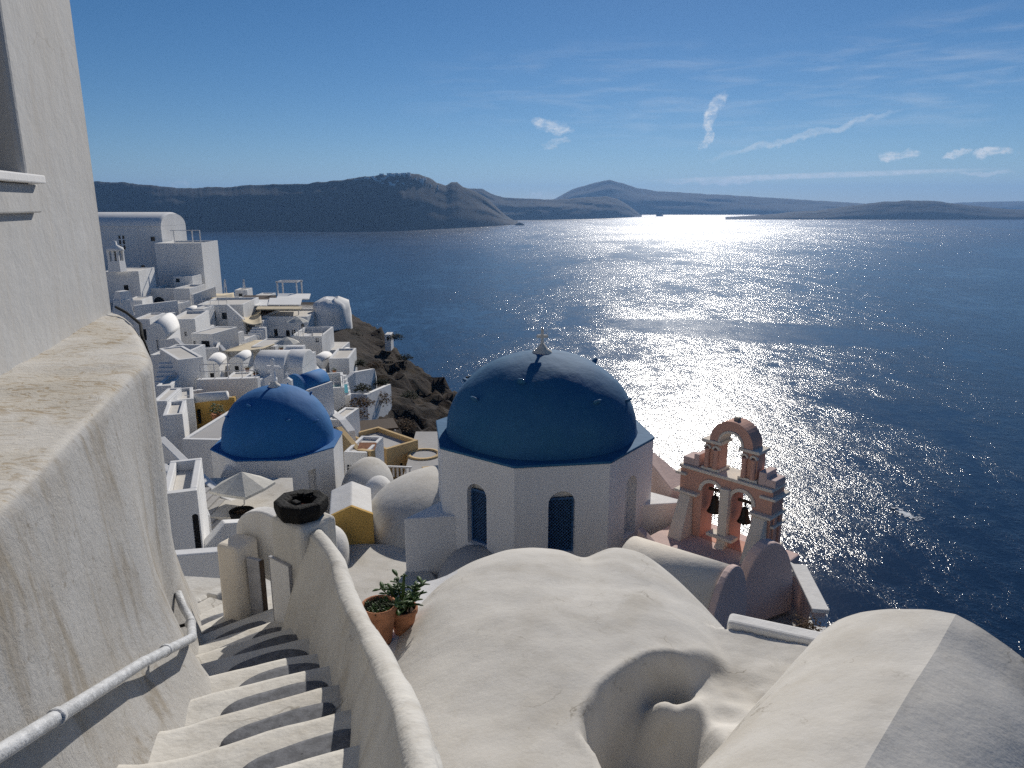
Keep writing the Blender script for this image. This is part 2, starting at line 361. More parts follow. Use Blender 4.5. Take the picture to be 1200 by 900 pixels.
# ------------------------------------------------------------------ far islands: real ridges standing in the sea
def rock_mat(name, a, b_, scale, dark=None):
    m, nt, b = new_mat(name); p = geo_pos(nt)
    n1 = noise_(nt, map_(nt, p, scale=(1, 1, 2.5)), scale, 6, .62, .4); n2 = noise_(nt, p, scale * 5, 5, .65)
    c = mix_(nt, ramp_(nt, n1, .36, .66), a, b_); c = mix_(nt, math_(nt, 'MULTIPLY', ramp_(nt, n2, .52, .75), .55), c, dark or tuple(x * .4 for x in a))
    nt.links.new(c, b.inputs['Base Color']); b.inputs['Roughness'].default_value = .95
    return m, nt, b, p
M['far_rock'] = rock_mat('far_cliff_rock', (.010, .010, .012), (.023, .020, .021), .012)[0]
M['lava_rock'] = rock_mat('black_lava', (.010, .010, .011), (.024, .022, .021), .02)[0]
def island(name, prof, py_base, D, seed, relief=.16, depth=1400, gully=90.0, jag=1.0, crest=.26, rowsf=18, bend=None, mat='far_rock'):
    """prof: skyline in the photo as (px, py); the shore lies where the base line meets the water, about D metres off"""
    prof = sorted(prof); P = []; x0, x1 = prof[0][0], prof[-1][0]; n = max(60, int((x1 - x0) * .9))
    for i in range(n + 1):
        px = x0 + (x1 - x0) * i / n; py = lerp_tab(prof, px); d0 = ray(px, py_base); Dd = D + (bend[1] * (max(0, px - bend[0]) / (x1 - bend[0])) ** 2 if bend else 0); sc = Dd / d0.y
        base = Vector((d0.x * sc, Dd, SEA)); out = Vector((d0.x, d0.y, 0)).normalized()
        el = ray(px, py); back = depth * crest; Hd = hypot(base.x, base.y) + back
        H = max(4.0, el.z / hypot(el.x, el.y) * Hd - SEA)
        H += jag * fbm(px * .05, seed, 0, 5) * H * .03
        row = [base - out * 40 + Vector((0, 0, -30))]
        for k in range(rowsf + 1):
            t = k / rowsf
            hh = H * (t ** .62 if t < 1 else 1)
            g = fbm(base.x / gully / 9 + seed, t * 1.5, 3.1, 5) * relief * back * (1 - t) * (.3 + t) * 3
            g2 = fbm(base.x / gully / 2.5 + seed, t * 3.5, 9.1, 4) * relief * back * (1 - t) * t * 1.3
            row.append(base + out * (back * t + g + g2) + Vector((0, 0, hh)))
        for t, q in ((.2, .97), (.5, .8), (.8, .45), (1.0, -.1)):
            row.append(base + out * (back + (depth - back) * t) + Vector((0, 0, H * q + fbm(px * .05, t * 3, seed) * H * .05 * (1 - t))))
        P.append(row)
    o = MB().grid(P).build(name, mat, fixn=True); return kind(o, 'structure')
island('hills', [(-120, 224), (0, 216), (60, 212), (105, 212), (150, 214), (180, 217), (205, 219), (240, 220), (300, 217), (350, 216), (385, 213), (410, 209), (440, 206), (465, 205), (492, 204), (503, 207), (514, 215), (524, 217), (530, 214), (537, 214), (543, 219), (556, 224), (568, 230), (580, 241), (592, 252), (602, 259), (607, 264)], 269, 3950, 1.7, gully=80, crest=.22, bend=(430, 1300))
island('hills', [(530, 221), (552, 221), (566, 221), (576, 227), (590, 231), (620, 233), (650, 234), (690, 231), (710, 230), (722, 233), (735, 240), (748, 250), (752, 254)], 257, 6700, 5.3, gully=110, depth=1800, bend=(600, 1800))
island('hills', [(620, 238), (650, 233), (668, 223), (685, 217), (700, 213), (713, 211), (726, 214), (745, 220), (768, 224), (800, 226), (840, 228), (890, 231), (940, 234), (990, 237), (1030, 240), (1060, 242)], 251, 10400, 8.9, gully=160, depth=3000, relief=.1)
island('island', [(850, 255.2), (880, 253), (910, 250.5), (930, 248), (955, 247), (985, 243), (1010, 239), (1030, 236.5), (1055, 235), (1080, 235), (1105, 237), (1130, 240), (1160, 243.5), (1200, 246), (1300, 251), (1340, 256)], 256.3, 7000, 3.3, relief=.08, depth=1500, jag=1.6, mat='lava_rock')
island('hills', [(1030, 244), (1085, 240), (1130, 237), (1170, 236), (1215, 235.5), (1300, 232), (1420, 236), (1500, 243)], 249.5, 12500, 6.6, relief=.08, depth=3000)
def white_town():
    random.seed(5); mb = MB()
    for i in range(90):                       # the white villages strung along the caldera rim
        px = random.choice([random.gauss(478, 16), random.uniform(412, 505), random.uniform(440, 500)]); py = lerp_tab([(385, 213), (410, 209), (440, 206), (465, 205), (492, 204), (503, 207), (514, 215)], px)
        d = ray(px, py); D = hypot(d.x, d.y); s = random.uniform(8, 17); back_ = random.uniform(-75, 12)
        r = ((3950 + 1300 * (max(0, px - 430) / 177) ** 2) / d.y * D + 308 + back_) / D
        z = d.z * r + 5 - .95 * max(0, -back_)
        mb.box((d.x * r, d.y * r, z), (s * random.uniform(1, 2.2), s, s * .8))
    kind(tag(mb.build('far_village', 'white_far'), 'scatter of tiny white houses along the crest of the far dark cliff', 'village'), 'stuff')
white_town()
islet = MB().lathe([(28, -8), (24, 4), (15, 12), (6, 17), (.5, 18)], 14, sx=1.4).build('rock_islet', 'far_rock')
q = atz(609, 264, SEA); islet.location = (q.x, q.y, SEA); tag(islet, 'small dark rock standing in the sea off the cape of the far cliff', 'rock')

# ------------------------------------------------------------------ the terrain under the village and its dark cliff
VB = [(0, -6.2), (5, -7.4), (10, -10.4), (16, -12.4), (22, -14.2), (33, -16.0), (45, -17.0), (60, -17.2), (80, -16.2), (100, -14.8), (112, -14.6), (118, -16), (150, -60)]
EDGE = [(0, 17), (20, 16), (40, 13), (60, 7.5), (72, 0.5), (80, -5.4), (87, -10.3), (92, -15.2), (105, -23.5), (112, -29), (118, -40), (150, -80)]
def ground_z(x, y, rough=True):
    xv = -.235 * y; e = lerp_tab(EDGE, y)
    z = lerp_tab(VB, y) - (.47 * max(0, min(x, e) - xv) if y > 26 else .22 * max(0, min(x, e) - xv))
    if x < xv - 14: z += min(26, .22 * (xv - 14 - x))
    t = max(0, min(1, (x - xv - 1) / 5))
    if y < 26: t *= .3
    if x > e: z -= 1.25 * (x - e) + .03 * (x - e) ** 1.5
    if rough:
        a = fbm(x * .16, y * .16, 1.0, 5, .7) * 1.3 + (1 - 2 * abs(fbm(x * .26, y * .26, 7.0, 5))) * 1.1 + (.5 - abs(fbm(x * .7, y * .7, 2.0, 4))) * .8
        z += a * t * (1.0 if x < e else 1.25) - t * .6
        z += fbm(x * .3, y * .3, 4.0, 3) * .12
    return max(z, SEA - 4)
def make_terrain():
    m, nt, b, p = rock_mat('volcanic_rock', (.020, .016, .015), (.056, .044, .038), .22, (.007, .006, .006))
    nrm = nt.nodes.new('ShaderNodeNewGeometry').outputs['Normal']; sp = nt.nodes.new('ShaderNodeSeparateXYZ'); nt.links.new(nrm, sp.inputs[0])
    veg = ramp_(nt, noise_(nt, p, .35, 6, .7), .48, .66)
    c0 = b.inputs['Base Color'].links[0].from_socket
    c = mix_(nt, math_(nt, 'MULTIPLY', veg, .7), c0, (.060, .042, .024))
    # inside the village the ground between the houses is plastered over
    s3 = nt.nodes.new('ShaderNodeSeparateXYZ'); nt.links.new(p, s3.inputs[0])
    side = math_(nt, 'ADD', math_(nt, 'ADD', s3.outputs[0], math_(nt, 'MULTIPLY', s3.outputs[1], .235)), math_(nt, 'MULTIPLY', noise_(nt, p, .5, 4, .6), 3.0))
    vil = math_(nt, 'MULTIPLY', ramp_(nt, side, -.6, -1.2), ramp_(nt, s3.outputs[1], 110, 106))
    c = mix_(nt, vil, c, mix_(nt, ramp_(nt, noise_(nt, p, .7, 5, .6), .4, .7), (.60, .58, .55), (.40, .37, .33)))
    nt.links.new(c, b.inputs['Base Color'])
    bump_(nt, b, math_(nt, 'ADD', noise_(nt, p, 1.6, 7, .7), math_(nt, 'MULTIPLY', noise_(nt, p, 9, 4, .7), .2)), .9, .5)
    xs = [-110 + 4 * i for i in range(12)] + [-62 + .62 * i for i in range(int(90 / .62))] + [28 + 3 * i for i in range(42)]
    ys = [-30 + 3 * i for i in range(10)] + [.62 * i for i in range(int(122 / .62))] + [122 + 3 * i for i in range(20)]
    P = [[(x, y, ground_z(x, y)) for x in xs] for y in ys]
    kind(MB().grid(P).build('hillside', m, weld=False, fixn=False), 'structure')
make_terrain()

# ------------------------------------------------------------------ sea haze
def make_haze():
    m = bpy.data.materials.new('sea_air'); m.use_nodes = True; nt = m.node_tree; nt.nodes.clear()
    v = nt.nodes.new('ShaderNodeVolumePrincipled'); o = nt.nodes.new('ShaderNodeOutputMaterial')
    v.inputs['Color'].default_value = (.28, .54, 1.0, 1); v.inputs['Density'].default_value = 5.2e-5; v.inputs['Anisotropy'].default_value = .25
    nt.links.new(v.outputs[0], o.inputs['Volume'])
    b = MB().box((0, 0, 0), (50000, 50000, 1)); b.v = [Vector((p.x, p.y, SEA - 1 if p.z < 0 else 620)) for p in b.v]
    kind(b.build('haze', m), 'stuff')
HAZE = True
if HAZE: make_haze()
# ------------------------------------------------------------------ the blue-domed churches
def lattice(mb, w, h, step=.09, bar=.018, y=0.0):
    n = int((w + h) / step) + 1
    for s_ in (1, -1):
        for k in range(n):
            a = k * step
            x0, z0 = (a, 0) if a <= w else (w, a - w)
            x1, z1 = (0, a) if a <= h else (a - h, h)
            if s_ < 0: x0, x1 = w - x0, w - x1
            d = Vector((x1 - x0, 0, z1 - z0)); L = d.length
            if L < .05: continue
            d /= L; nv = Vector((-d.z, 0, d.x)) * bar / 2; yo = y + (.012 if s_ > 0 else 0)
            c = [Vector((x0, yo, z0)), Vector((x1, yo, z1))]
            vs = [c[0] - nv, c[1] - nv, c[1] + nv, c[0] + nv]; vs = vs + [v + Vector((0, .012, 0)) for v in vs]
            mb.add(vs, [(0, 1, 2, 3), (7, 6, 5, 4), (0, 4, 5, 1), (2, 6, 7, 3)])
def cross(name, mat, h, w, t, parent, loc, rz=0):
    mb = MB(); mb.box((0, 0, h / 2), (t, t, h)); mb.box((0, 0, h * .66), (w, t * .98, t * 1.05))
    for x in (-w / 2, w / 2): mb.lathe([(.001, -.06), (t * .55, 0), (.001, .06)], 8, Matrix.Translation((x, 0, h * .66)))
    mb.lathe([(.001, -.05), (t * .62, .02), (.001, .09)], 8, Matrix.Translation((0, 0, h)))
    return mb.build(name, mat, parent, loc, rz, bevel=.01)
def church(name, label, c, z_eave, R, domez, circ, rot, domemat, faces, drop, group):
    """octagonal drum under a painted dome; rot = direction of the front face (radians from -y)"""
    root = thing(name, label, 'church', (c[0], c[1], z_eave), rot, group)
    ap = circ * cos(pi / 8); side = 2 * circ * sin(pi / 8)
    for k in range(8):
        a = k * pi / 4; mt = Matrix.Rotation(a, 4, 'Z') @ Matrix.Translation((0, -ap, 0))
        holes = faces.get(k, [])
        mb = MB()
        # each face is mitred to its neighbours by its own thickness
        mb.slab(side, drop, .34, [h[:5] for h in holes], mt, x0=-side / 2, z0=-drop)
        for i, v in enumerate(mb.v):
            lv = mt.inverted() @ v
            if abs(lv.y - .34) < 1e-4 and abs(abs(lv.x) - side / 2) < 1e-4: lv.x *= (side / 2 - .34 * tan(pi / 8) - .002) / (side / 2)
            mb.v[i] = mt @ Vector((lv.x, lv.y, lv.z))
        w = mb.build('drum_wall', 'white_clean', root)
        for h in holes:
            x, z, ow, oh, ar, st = h
            bk = MB().box((x + ow / 2, .30, z + oh / 2), (ow + .04, .05, oh + .04), mt)
            f = bk.build('window_recess', 'white_clean', w)
            if st == 'lattice':
                hh = oh * .86; g = MB(); t = .05
                for bx in ((x + t / 2, z + hh / 2, t, hh), (x + ow - t / 2, z + hh / 2, t, hh), (x + ow / 2, z + t / 2, ow - 2 * t, t), (x + ow / 2, z + hh - t / 2, ow - 2 * t, t)):
                    g.box((bx[0], .19, bx[1]), (bx[2], .05, bx[3]), mt)
                MB().box((x + ow / 2, .262, z + hh / 2), (ow - .03, .02, hh - .02), mt).build('window_dark', 'dark', w)
                g.build('window_frame', 'blue_wood', w)
                l = MB(); lattice(l, ow - 2 * t, hh - 2 * t); l.v = [mt @ (v + Vector((x + t, .185, z + t))) for v in l.v]
                l.build('window_lattice', 'blue_wood', w, fixn=False, weld=False)
    # painted eave plate, a hair proud of the walls, then the dome with its flared foot
    pl = [(circ * 1.012 * cos(-pi / 2 + pi / 8 + k * pi / 4), circ * 1.012 * sin(-pi / 2 + pi / 8 + k * pi / 4)) for k in range(8)]
    MB().prism(pl, -.02, .05).build('eave', domemat, root, bevel=.02)
    prof = [(R * 1.015, .045), (R * 1.012, .07), (R * 1.004, .14)] + [(R * cos(t) ** .96, .14 + (domez - .14) * sin(t)) for t in [pi / 2 * i / 22 for i in range(1, 23)]]
    prof[-1] = (.001, domez)
    d = MB().lathe(prof, 72)
    for v in d.v:
        r = hypot(v.x, v.y); n_ = fbm(v.x * .9 + c[0], v.y * .9, v.z * .9, 4) * .030
        v += Vector((v.x, v.y, v.z)).normalized() * n_
    dm = d.build('dome', domemat, root)
    b = MB().lathe([(.30, -.06), (.27, .05), (.17, .12), (.10, .2), (.06, .26), (.001, .27)], 20); b.build('finial_base', 'cream', root, (0, 0, domez - .02))
    for a, e in ((-150, 32), (-118, 50), (-62, 33), (-28, 26), (150, 30), (60, 40), (15, 52)):
        t, q = radians(a), radians(e); v = Vector((R * cos(q) * cos(t), R * cos(q) * sin(t), .14 + (domez - .14) * sin(q)))
        nrm = Vector((v.x / R ** 2, v.y / R ** 2, (v.z - .1) / domez ** 2)).normalized(); mt = Matrix.Translation(v) @ nrm.to_track_quat('Z', 'Y').to_matrix().to_4x4()
        MB().lathe([(.10, -.06), (.085, .07), (.06, .16), (.001, .18)], 9, mt, sx=1.4, sy=.55).build('step_peg', domemat, dm)
    return root, ap, side
c1, a1, s1 = church('domed_church', 'large white church with teal blue dome on an octagonal drum in the middle', (.85, 20.07), -6.33, 2.70, 2.30, 3.2, radians(8.1), 'dome_teal',
    {0: [(-.35, -2.45, .70, 1.75, True, 'lattice')], 7: [(-.33, -2.47, .66, 1.74, True, 'lattice')], 1: [(-.34, -2.47, .66, 1.74, True, 'blind')], 6: [(-.3, -2.47, .6, 1.7, True, 'blind')], 2: [(-.3, -2.47, .6, 1.7, True, 'blind')]}, 6.6, 'blue domed churches')
cross('cross', 'cream', .50, .27, .075, c1, (0, 0, 2.42), radians(-8))
# the nave block and its flat ledge, the apse swelling out of it
nb = MB().prism([(-4.0, -1.57), (4.0, -1.57), (2.8, -.3), (2.8, 4.5), (-2.8, 4.5), (-2.8, -.3)], -8.5, -1.82); nb.build('nave', 'white_clean', c1, bevel=.03)
def halfdome(mb, c, a, b, h, seg=32, n=10, drop=1.5):
    prof = [(1.0, -drop / h)] + [(cos(t), sin(t)) for t in [pi / 2 * i / n for i in range(n + 1)]]; prof[-1] = (.001, 1)
    return mb.lathe([(r, z * h) for r, z in prof], seg, Matrix.Translation(c), sx=a, sy=b)
halfdome(MB(), (-2.15, -2.3, -3.55), 1.06, 1.0, 1.12, drop=2.0).build('apse_vault', 'grey', c1)
halfdome(MB(), (1.95, -3.0, -3.85), 1.05, .85, 1.15, drop=2.0).build('apse_vault', 'grey', c1)

p = at(327, 520, 33.0)
c2, a2, s2 = church('domed_church', 'white church with a bright ultramarine dome beside the parasol, nearer the village houses', (p.x, p.y), -10.95, 2.56, 2.72, 3.02, radians(3), 'dome_blue',
    {1: [(-.26, -2.1, .42, 1.35, False, 'blind')], 7: [(-.2, -2.6, .4, 1.2, True, 'blind')]}, 5.5, 'blue domed churches')
cross('cross', 'white_clean', 1.05, .62, .15, c2, (0, 0, 2.9), radians(-14))
for k in range(3): MB().lathe([(.20, -.01), (.19, .0), (.14, .09), (.001, .1)], 14, Matrix.Translation((-.62, -a2 + .0, -1.65 - .55 * k)) @ Matrix.Rotation(pi / 2, 4, 'X')).build('round_vent', 'dark', c2)
# ------------------------------------------------------------------ the tall house on the left and its ledge
WA, WB = Vector((-4.64, 8.35)), Vector((-3.70, 5.10))
WD = (WA - WB).normalized(); WN = Vector((-WD.y, WD.x))        # along the wall (away from the eye), into the wall
def hit(px, py, P, D):                                          # where a sight line meets the vertical plane through P along D
    d = ray(px, py); n = Vector((-D.y, D.x)); t = (P.x * n.x + P.y * n.y) / (d.x * n.x + d.y * n.y); return d * t
def spline(pts, n):
    pts = [Vector(p) for p in pts]; P = [pts[0] * 2 - pts[1]] + pts + [pts[-1] * 2 - pts[-2]]; out = []
    for i in range(1, len(P) - 2):
        for k in range(n):
            t = k / n; a, b, c, d = P[i - 1:i + 3]
            out.append(.5 * ((2 * b) + (c - a) * t + (2 * a - 5 * b + 4 * c - d) * t * t + (3 * b - a - 3 * c + d) * t ** 3))
    return out + [pts[-1]]
def left_house():
    L = 11.0; near = WA - WD * L; ang = atan2(WD.y, WD.x)
    root = thing('house', 'tall white house with a blank wall and one deep window, close on the left edge', 'house', (near.x, near.y, -1.6), ang)
    q = hit(30, 205, WA, WD); lx = (Vector((q.x, q.y)) - near).dot(WD); lz = q.z + 1.6
    w = MB().slab(L, 8.2, .55, [(lx - 1.25, lz, 1.25, 2.6, False)])
    w.box((L / 2, .55 + 2.2, 4.1), (L, 4.4, 8.2))
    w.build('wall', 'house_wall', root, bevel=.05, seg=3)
    fr = MB(); t = .07; wx, wz, ww, wh = lx - 1.25, lz, 1.25, 2.6
    for b in ((wx + t / 2, wz + wh / 2, t, wh), (wx + ww - t / 2, wz + wh / 2, t, wh), (wx + ww / 2, wz + t / 2, ww - 2 * t, t), (wx + ww / 2, wz + wh - t / 2, ww - 2 * t, t), (wx + ww / 2, wz + wh / 2, t, wh - 2 * t), (wx + ww / 2, wz + .9, ww - 2 * t, .045)):
        fr.box((b[0], .43, b[1]), (b[2], .06, b[3]))
    f = fr.build('window_frame', 'grey_wood', root, bevel=.006)
    MB().box((wx + ww / 2, .47, wz + wh / 2), (ww - .1, .012, wh - .1)).build('pane', 'glass', f)
    s = MB().box((wx + ww / 2 - .02, -.02, wz - .035), (ww + .14, .22, .07)); s.build('window_sill', 'white_clean', root, bevel=.012)
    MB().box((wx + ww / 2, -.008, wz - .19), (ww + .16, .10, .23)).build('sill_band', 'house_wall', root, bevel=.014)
left_house()
def sstep(a, b, x): t = max(0, min(1, (x - a) / (b - a))); return t * t * (3 - 2 * t)
def batter(y, z): return (.11 * max(0, -1.25 - z) + .24 * max(0, -2.55 - z) ** 1.1) * sstep(5.35, 4.3, y)
def ledge():
    m, nt, b = new_mat('weathered_ledge'); p = geo_pos(nt)
    st = map_(nt, p, scale=(1.8, 3.2, 3), rot=(0, 0, radians(18)))
    n1 = noise_(nt, st, 3.4, 8, .74, 1.4); n2 = noise_(nt, map_(nt, p, loc=(9, 4, 1)), 1.1, 5, .62, .5); n3 = noise_(nt, p, 30, 3, .7)
    c = mix_(nt, ramp_(nt, n2, .38, .62), (.60, .575, .53), (.53, .49, .42))
    c = mix_(nt, math_(nt, 'MULTIPLY', ramp_(nt, n1, .52, .58), math_(nt, 'MULTIPLY', ramp_(nt, n2, .34, .6), .8)), c, (.33, .25, .15))
    c = mix_(nt, math_(nt, 'MULTIPLY', ramp_(nt, n3, .60, .8), .45), c, (.24, .20, .15))
    gz = nt.nodes.new('ShaderNodeNewGeometry'); sx = nt.nodes.new('ShaderNodeSeparateXYZ'); nt.links.new(gz.outputs['Normal'], sx.inputs[0])
    big = noise_(nt, p, 1.3, 5, .6, .3); rs = noise_(nt, map_(nt, p, scale=(2.4, 2.4, .28)), 1.7, 6, .66, .3); dots = noise_(nt, p, 17, 4, .72)
    w = mix_(nt, math_(nt, 'ADD', math_(nt, 'MULTIPLY', ramp_(nt, big, .42, .75), .5), math_(nt, 'MULTIPLY', ramp_(nt, rs, .48, .70), .85), clamp=True), (.46, .45, .432), (.30, .265, .215))
    w = mix_(nt, math_(nt, 'MULTIPLY', ramp_(nt, dots, .58, .70), .75), w, (.28, .25, .21))
    c = mix_(nt, ramp_(nt, sx.outputs[2], .55, .9), w, c)
    nt.links.new(c, b.inputs['Base Color']); b.inputs['Roughness'].default_value = .95
    bump_(nt, b, math_(nt, 'ADD', math_(nt, 'MULTIPLY', n1, -.7), math_(nt, 'ADD', math_(nt, 'MULTIPLY', noise_(nt, p, 7, 5, .7), .7), math_(nt, 'MULTIPLY', n3, .25))), .4, .04)
    M['ledge'] = m
    out = spline([(-1.15, -1.0), (-1.63, 1.0), (-2.10, 2.8), (-2.50, 4.2), (-2.78, 5.2), (-2.92, 5.75), (-3.36, 6.55), (-3.80, 7.3), (-4.22, 7.95), (-4.60, 8.42), (-5.2, 8.75)], 9)
    P = []; R = .085
    for i, o in enumerate(out):
        t = (out[min(i + 1, len(out) - 1)] - out[max(0, i - 1)]).normalized(); n = Vector((t.y, -t.x))       # outward: to the right of travel
        s = min((o - WA).dot(WD), 0.0); inn = WA + WD * s + WN * .1
        row = []
        for k in range(9):
            a = inn.lerp(o - n * R, k / 8); row.append((a.x, a.y, -1.20 + fbm(a.x * 1.7, a.y * 1.7, 0, 4) * .022 - .02 * (k / 8)))
        for q in (25, 50, 75, 90):
            a = o - n * R + n * R * sin(radians(q)); row.append((a.x, a.y, -1.22 - R + R * cos(radians(q))))
        for z in (-1.5, -1.75, -2.0, -2.25, -2.5, -2.75, -3.0, -3.25, -3.5, -3.75, -4.0, -4.5, -6.5):
            g = fbm(o.y * 1.3, z * 1.3, 5, 4) * .022 + max(0, -3.05 - z) ** 1.5 * .14 + batter(o.y, z)
            a = o + n * g; row.append((a.x, a.y, z))
        P.append(row)
    o = MB().grid(P).build('ledge_wall', 'ledge')
    tag(o, 'broad weathered ledge with flaking ochre top and stained white face below the tall house', 'wall')
    cb = [atz(118, 372, -1.17), atz(140, 376, -1.17), atz(160, 389, -1.17), atz(171, 405, -1.17)]
    tag(MB().tube([Vector((-4.55, 8.3, -1.14)), Vector((-4.3, 8.05, -1.17)), Vector((-3.85, 7.45, -1.2)), Vector((-3.62, 7.0, -1.24)), Vector((-3.5, 6.85, -1.42))], .016, 6).build('cable', 'black'), 'thin black cable lying along the far edge of the flaking ledge', 'cable')
    wx = lambda y: lerp_tab([(-1, -1.15), (1, -1.63), (2.8, -2.10), (4.2, -2.47), (5.2, -2.70)], y)
    pz = lambda y: -1.82 - .455 * (y - 2.08)
    px_ = lambda y: wx(y) + .085 + batter(y, pz(y))
    pts = [Vector((px_(y), y, pz(y))) for y in (.4, 1.2, 2.0, 2.8, 3.6, 4.4, 5.0, 5.25)]
    r = thing('handrail', 'grey painted pipe handrail fixed along the stained white wall beside the steps', 'handrail', pts[0])
    MB().tube([p - pts[0] for p in pts] + [Vector((-2.74, 5.42, -3.25)) - pts[0], Vector((-2.82, 5.52, -3.18)) - pts[0]], .032, 12).build('pipe', 'steel', r)
    for y in (2.55, 3.95, 5.05):
        a = Vector((px_(y), y, pz(y))) - pts[0]; d = Vector((-.23, .9, -.36)).normalized()
        MB().tube([a - d * .02, a + d * .02], .039, 12).build('collar', 'steel', r)
        MB().tube([a, a + Vector((-.14, -.03, -.03))], .014, 8).build('bracket', 'black', r)
ledge()

# ------------------------------------------------------------------ the steps going down, each with its grey painted tongue
NOS = [(-.80, 2.45), (-1.02, 2.95), (-1.22, 3.42), (-1.44, 3.87), (-1.63, 4.32), (-1.81, 4.76), (-1.99, 5.22), (-2.22, 5.65), (-2.47, 6.05), (-2.78, 6.43), (-3.13, 6.75), (-3.53, 7.0), (-3.95, 7.2), (-4.4, 7.35)]
def stairs():
    random.seed(3)
    root = thing('staircase', 'worn white plaster steps with dark painted tongues, going down beside the handrail', 'steps', (-1.2, 3.4, -3.0))
    o = Vector((-1.2, 3.4, -3.0))
    for k in range(len(NOS) - 1):
        a, b = Vector(NOS[k]), Vector(NOS[k + 1]); z = -2.61 - .18 * k
        d = ((b - a).normalized() + ((b - Vector(NOS[k - 1])).normalized() if k else (b - a).normalized())).normalized()
        d2 = ((Vector(NOS[min(k + 2, len(NOS) - 1)]) - a)).normalized()
        r1, r2 = Vector((d.y, -d.x)), Vector((d2.y, -d2.x)); P = []
        wl, wr = 1.05, [.34, .40, .46, .52, .57, .62, .7, .74][min(k, 7)]
        for i in range(15):
            s = -wl + (wl + wr) * i / 14; cur = .05 * (1 - (s / .7) ** 2)
            p0, p1 = a + r1 * s - d * .06, b + r2 * s + d2 * cur; row = []
            for t, dz in ((0, 0), (.25, 0), (.5, .002), (.75, .003), (.9, .002), (.97, -.008), (1.0, -.03), (1.002, -.06), (1.0, -.13), (1.0, -.30)):
                q = p0.lerp(p1, t); fl = max(0, -s - .50) ** 2 * .9
                row.append(Vector((q.x, q.y, z + dz + fl + fbm(q.x * 3, q.y * 3, z, 3) * .012)) - o)
            P.append(row)
        st = MB().grid(P).build('step', 'stain', root)
        # the painted patch: a rounded tongue lying on the tread, flat paint a few mm thick
        c = a.lerp(b, .50) + r1 * (.02 + random.uniform(-.05, .05)); L, w = .31 + random.uniform(-.05, .03), .135 + random.uniform(-.02, .02)
        mb = MB(); n = 28; rings = []
        for sc_, lift in ((1.0, -.012), (1.0, .012), (.75, .014), (.5, .015), (.25, .015), (.02, .015)):
            rg = []
            for i in range(n + 1):
                t = 2 * pi * i / n; ex = abs(cos(t)) ** .8 * (1 if cos(t) > 0 else -1); ey = sin(t)
                q = c + r1 * (L * ex * sc_) + d * (w * ey * sc_ * (1 + .12 * sin(2 * t + k)) + .03 * ex * sc_)
                rg.append(Vector((q.x, q.y, z + fbm(q.x * 3, q.y * 3, z, 3) * .012 + lift)) - o)
            rings.append(rg)
        mb.grid(rings)
        if 0 < k < 11: mb.build('painted_patch', 'paint_grey', st)
stairs()

def loft_wall(name, stations, mat, th, label, cat='wall', n=7, rnd=.075, wob=.02, zb=None):
    """a hand-built parapet: stations (x, y, z_top, z_base_in, z_base_out); wanders and rounds over at the top"""
    S_ = spline([Vector(s[:3]) for s in stations], n); B = spline([Vector((s[3], s[4], 0)) for s in stations], n); P = []
    for i, c in enumerate(S_):
        t = S_[min(i + 1, len(S_) - 1)] - S_[max(0, i - 1)]; t = Vector((t.x, t.y)).normalized(); nn = Vector((t.y, -t.x, 0))    # right of travel
        zi, zo = B[i].x, B[i].y; h = th / 2; row = []; bat = .34
        for k in range(9):
            f = k / 8; z = zi + (c.z - rnd - zi) * f; off = -h - bat * (1 - f) * (c.z - zi) + fbm(c.y * 1.8, z * 1.8, 1 + zi, 4) * wob - .07 * max(0, 1 - f * 5) ** 2
            row.append(c + nn * off + Vector((0, 0, z - c.z)))
        for q in range(15, 180, 22):
            a = radians(q); row.append(c + nn * (-h * cos(a) + fbm(c.y * 2, a, 2, 3) * wob * .6) + Vector((0, 0, -rnd + rnd * sin(a) + fbm(c.y * 2.2, c.x * 2, 3, 3) * wob)))
        for k in range(6):
            f = k / 5; z = c.z - rnd + (zo - c.z + rnd) * f
            row.append(c + nn * (h + bat * .3 * f * (c.z - zo) + fbm(c.y * 1.8, z * 1.8, 6, 4) * wob) + Vector((0, 0, z - c.z)))
        P.append(row)
    mb = MB().grid(P)
    m_ = len(P[0]); mb.add(P[0], [tuple(range(m_))]); mb.add(P[-1], [tuple(range(m_))[::-1]])
    return tag(mb.build(name, mat), label, cat)
loft_wall('parapet', [(-.14, 1.4, -1.75, -2.8, -5.2), (-.40, 2.5, -2.02, -3.0, -5.2), (-.74, 3.6, -2.43, -3.2, -5.2), (-1.02, 4.35, -2.67, -3.5, -5.3), (-1.29, 5.05, -2.82, -3.8, -5.4), (-1.50, 5.62, -2.87, -4.0, -5.6), (-1.80, 6.12, -2.86, -4.2, -5.8)],
          'stain', .15, 'wavy beige plaster parapet curving down the right side of the steps')
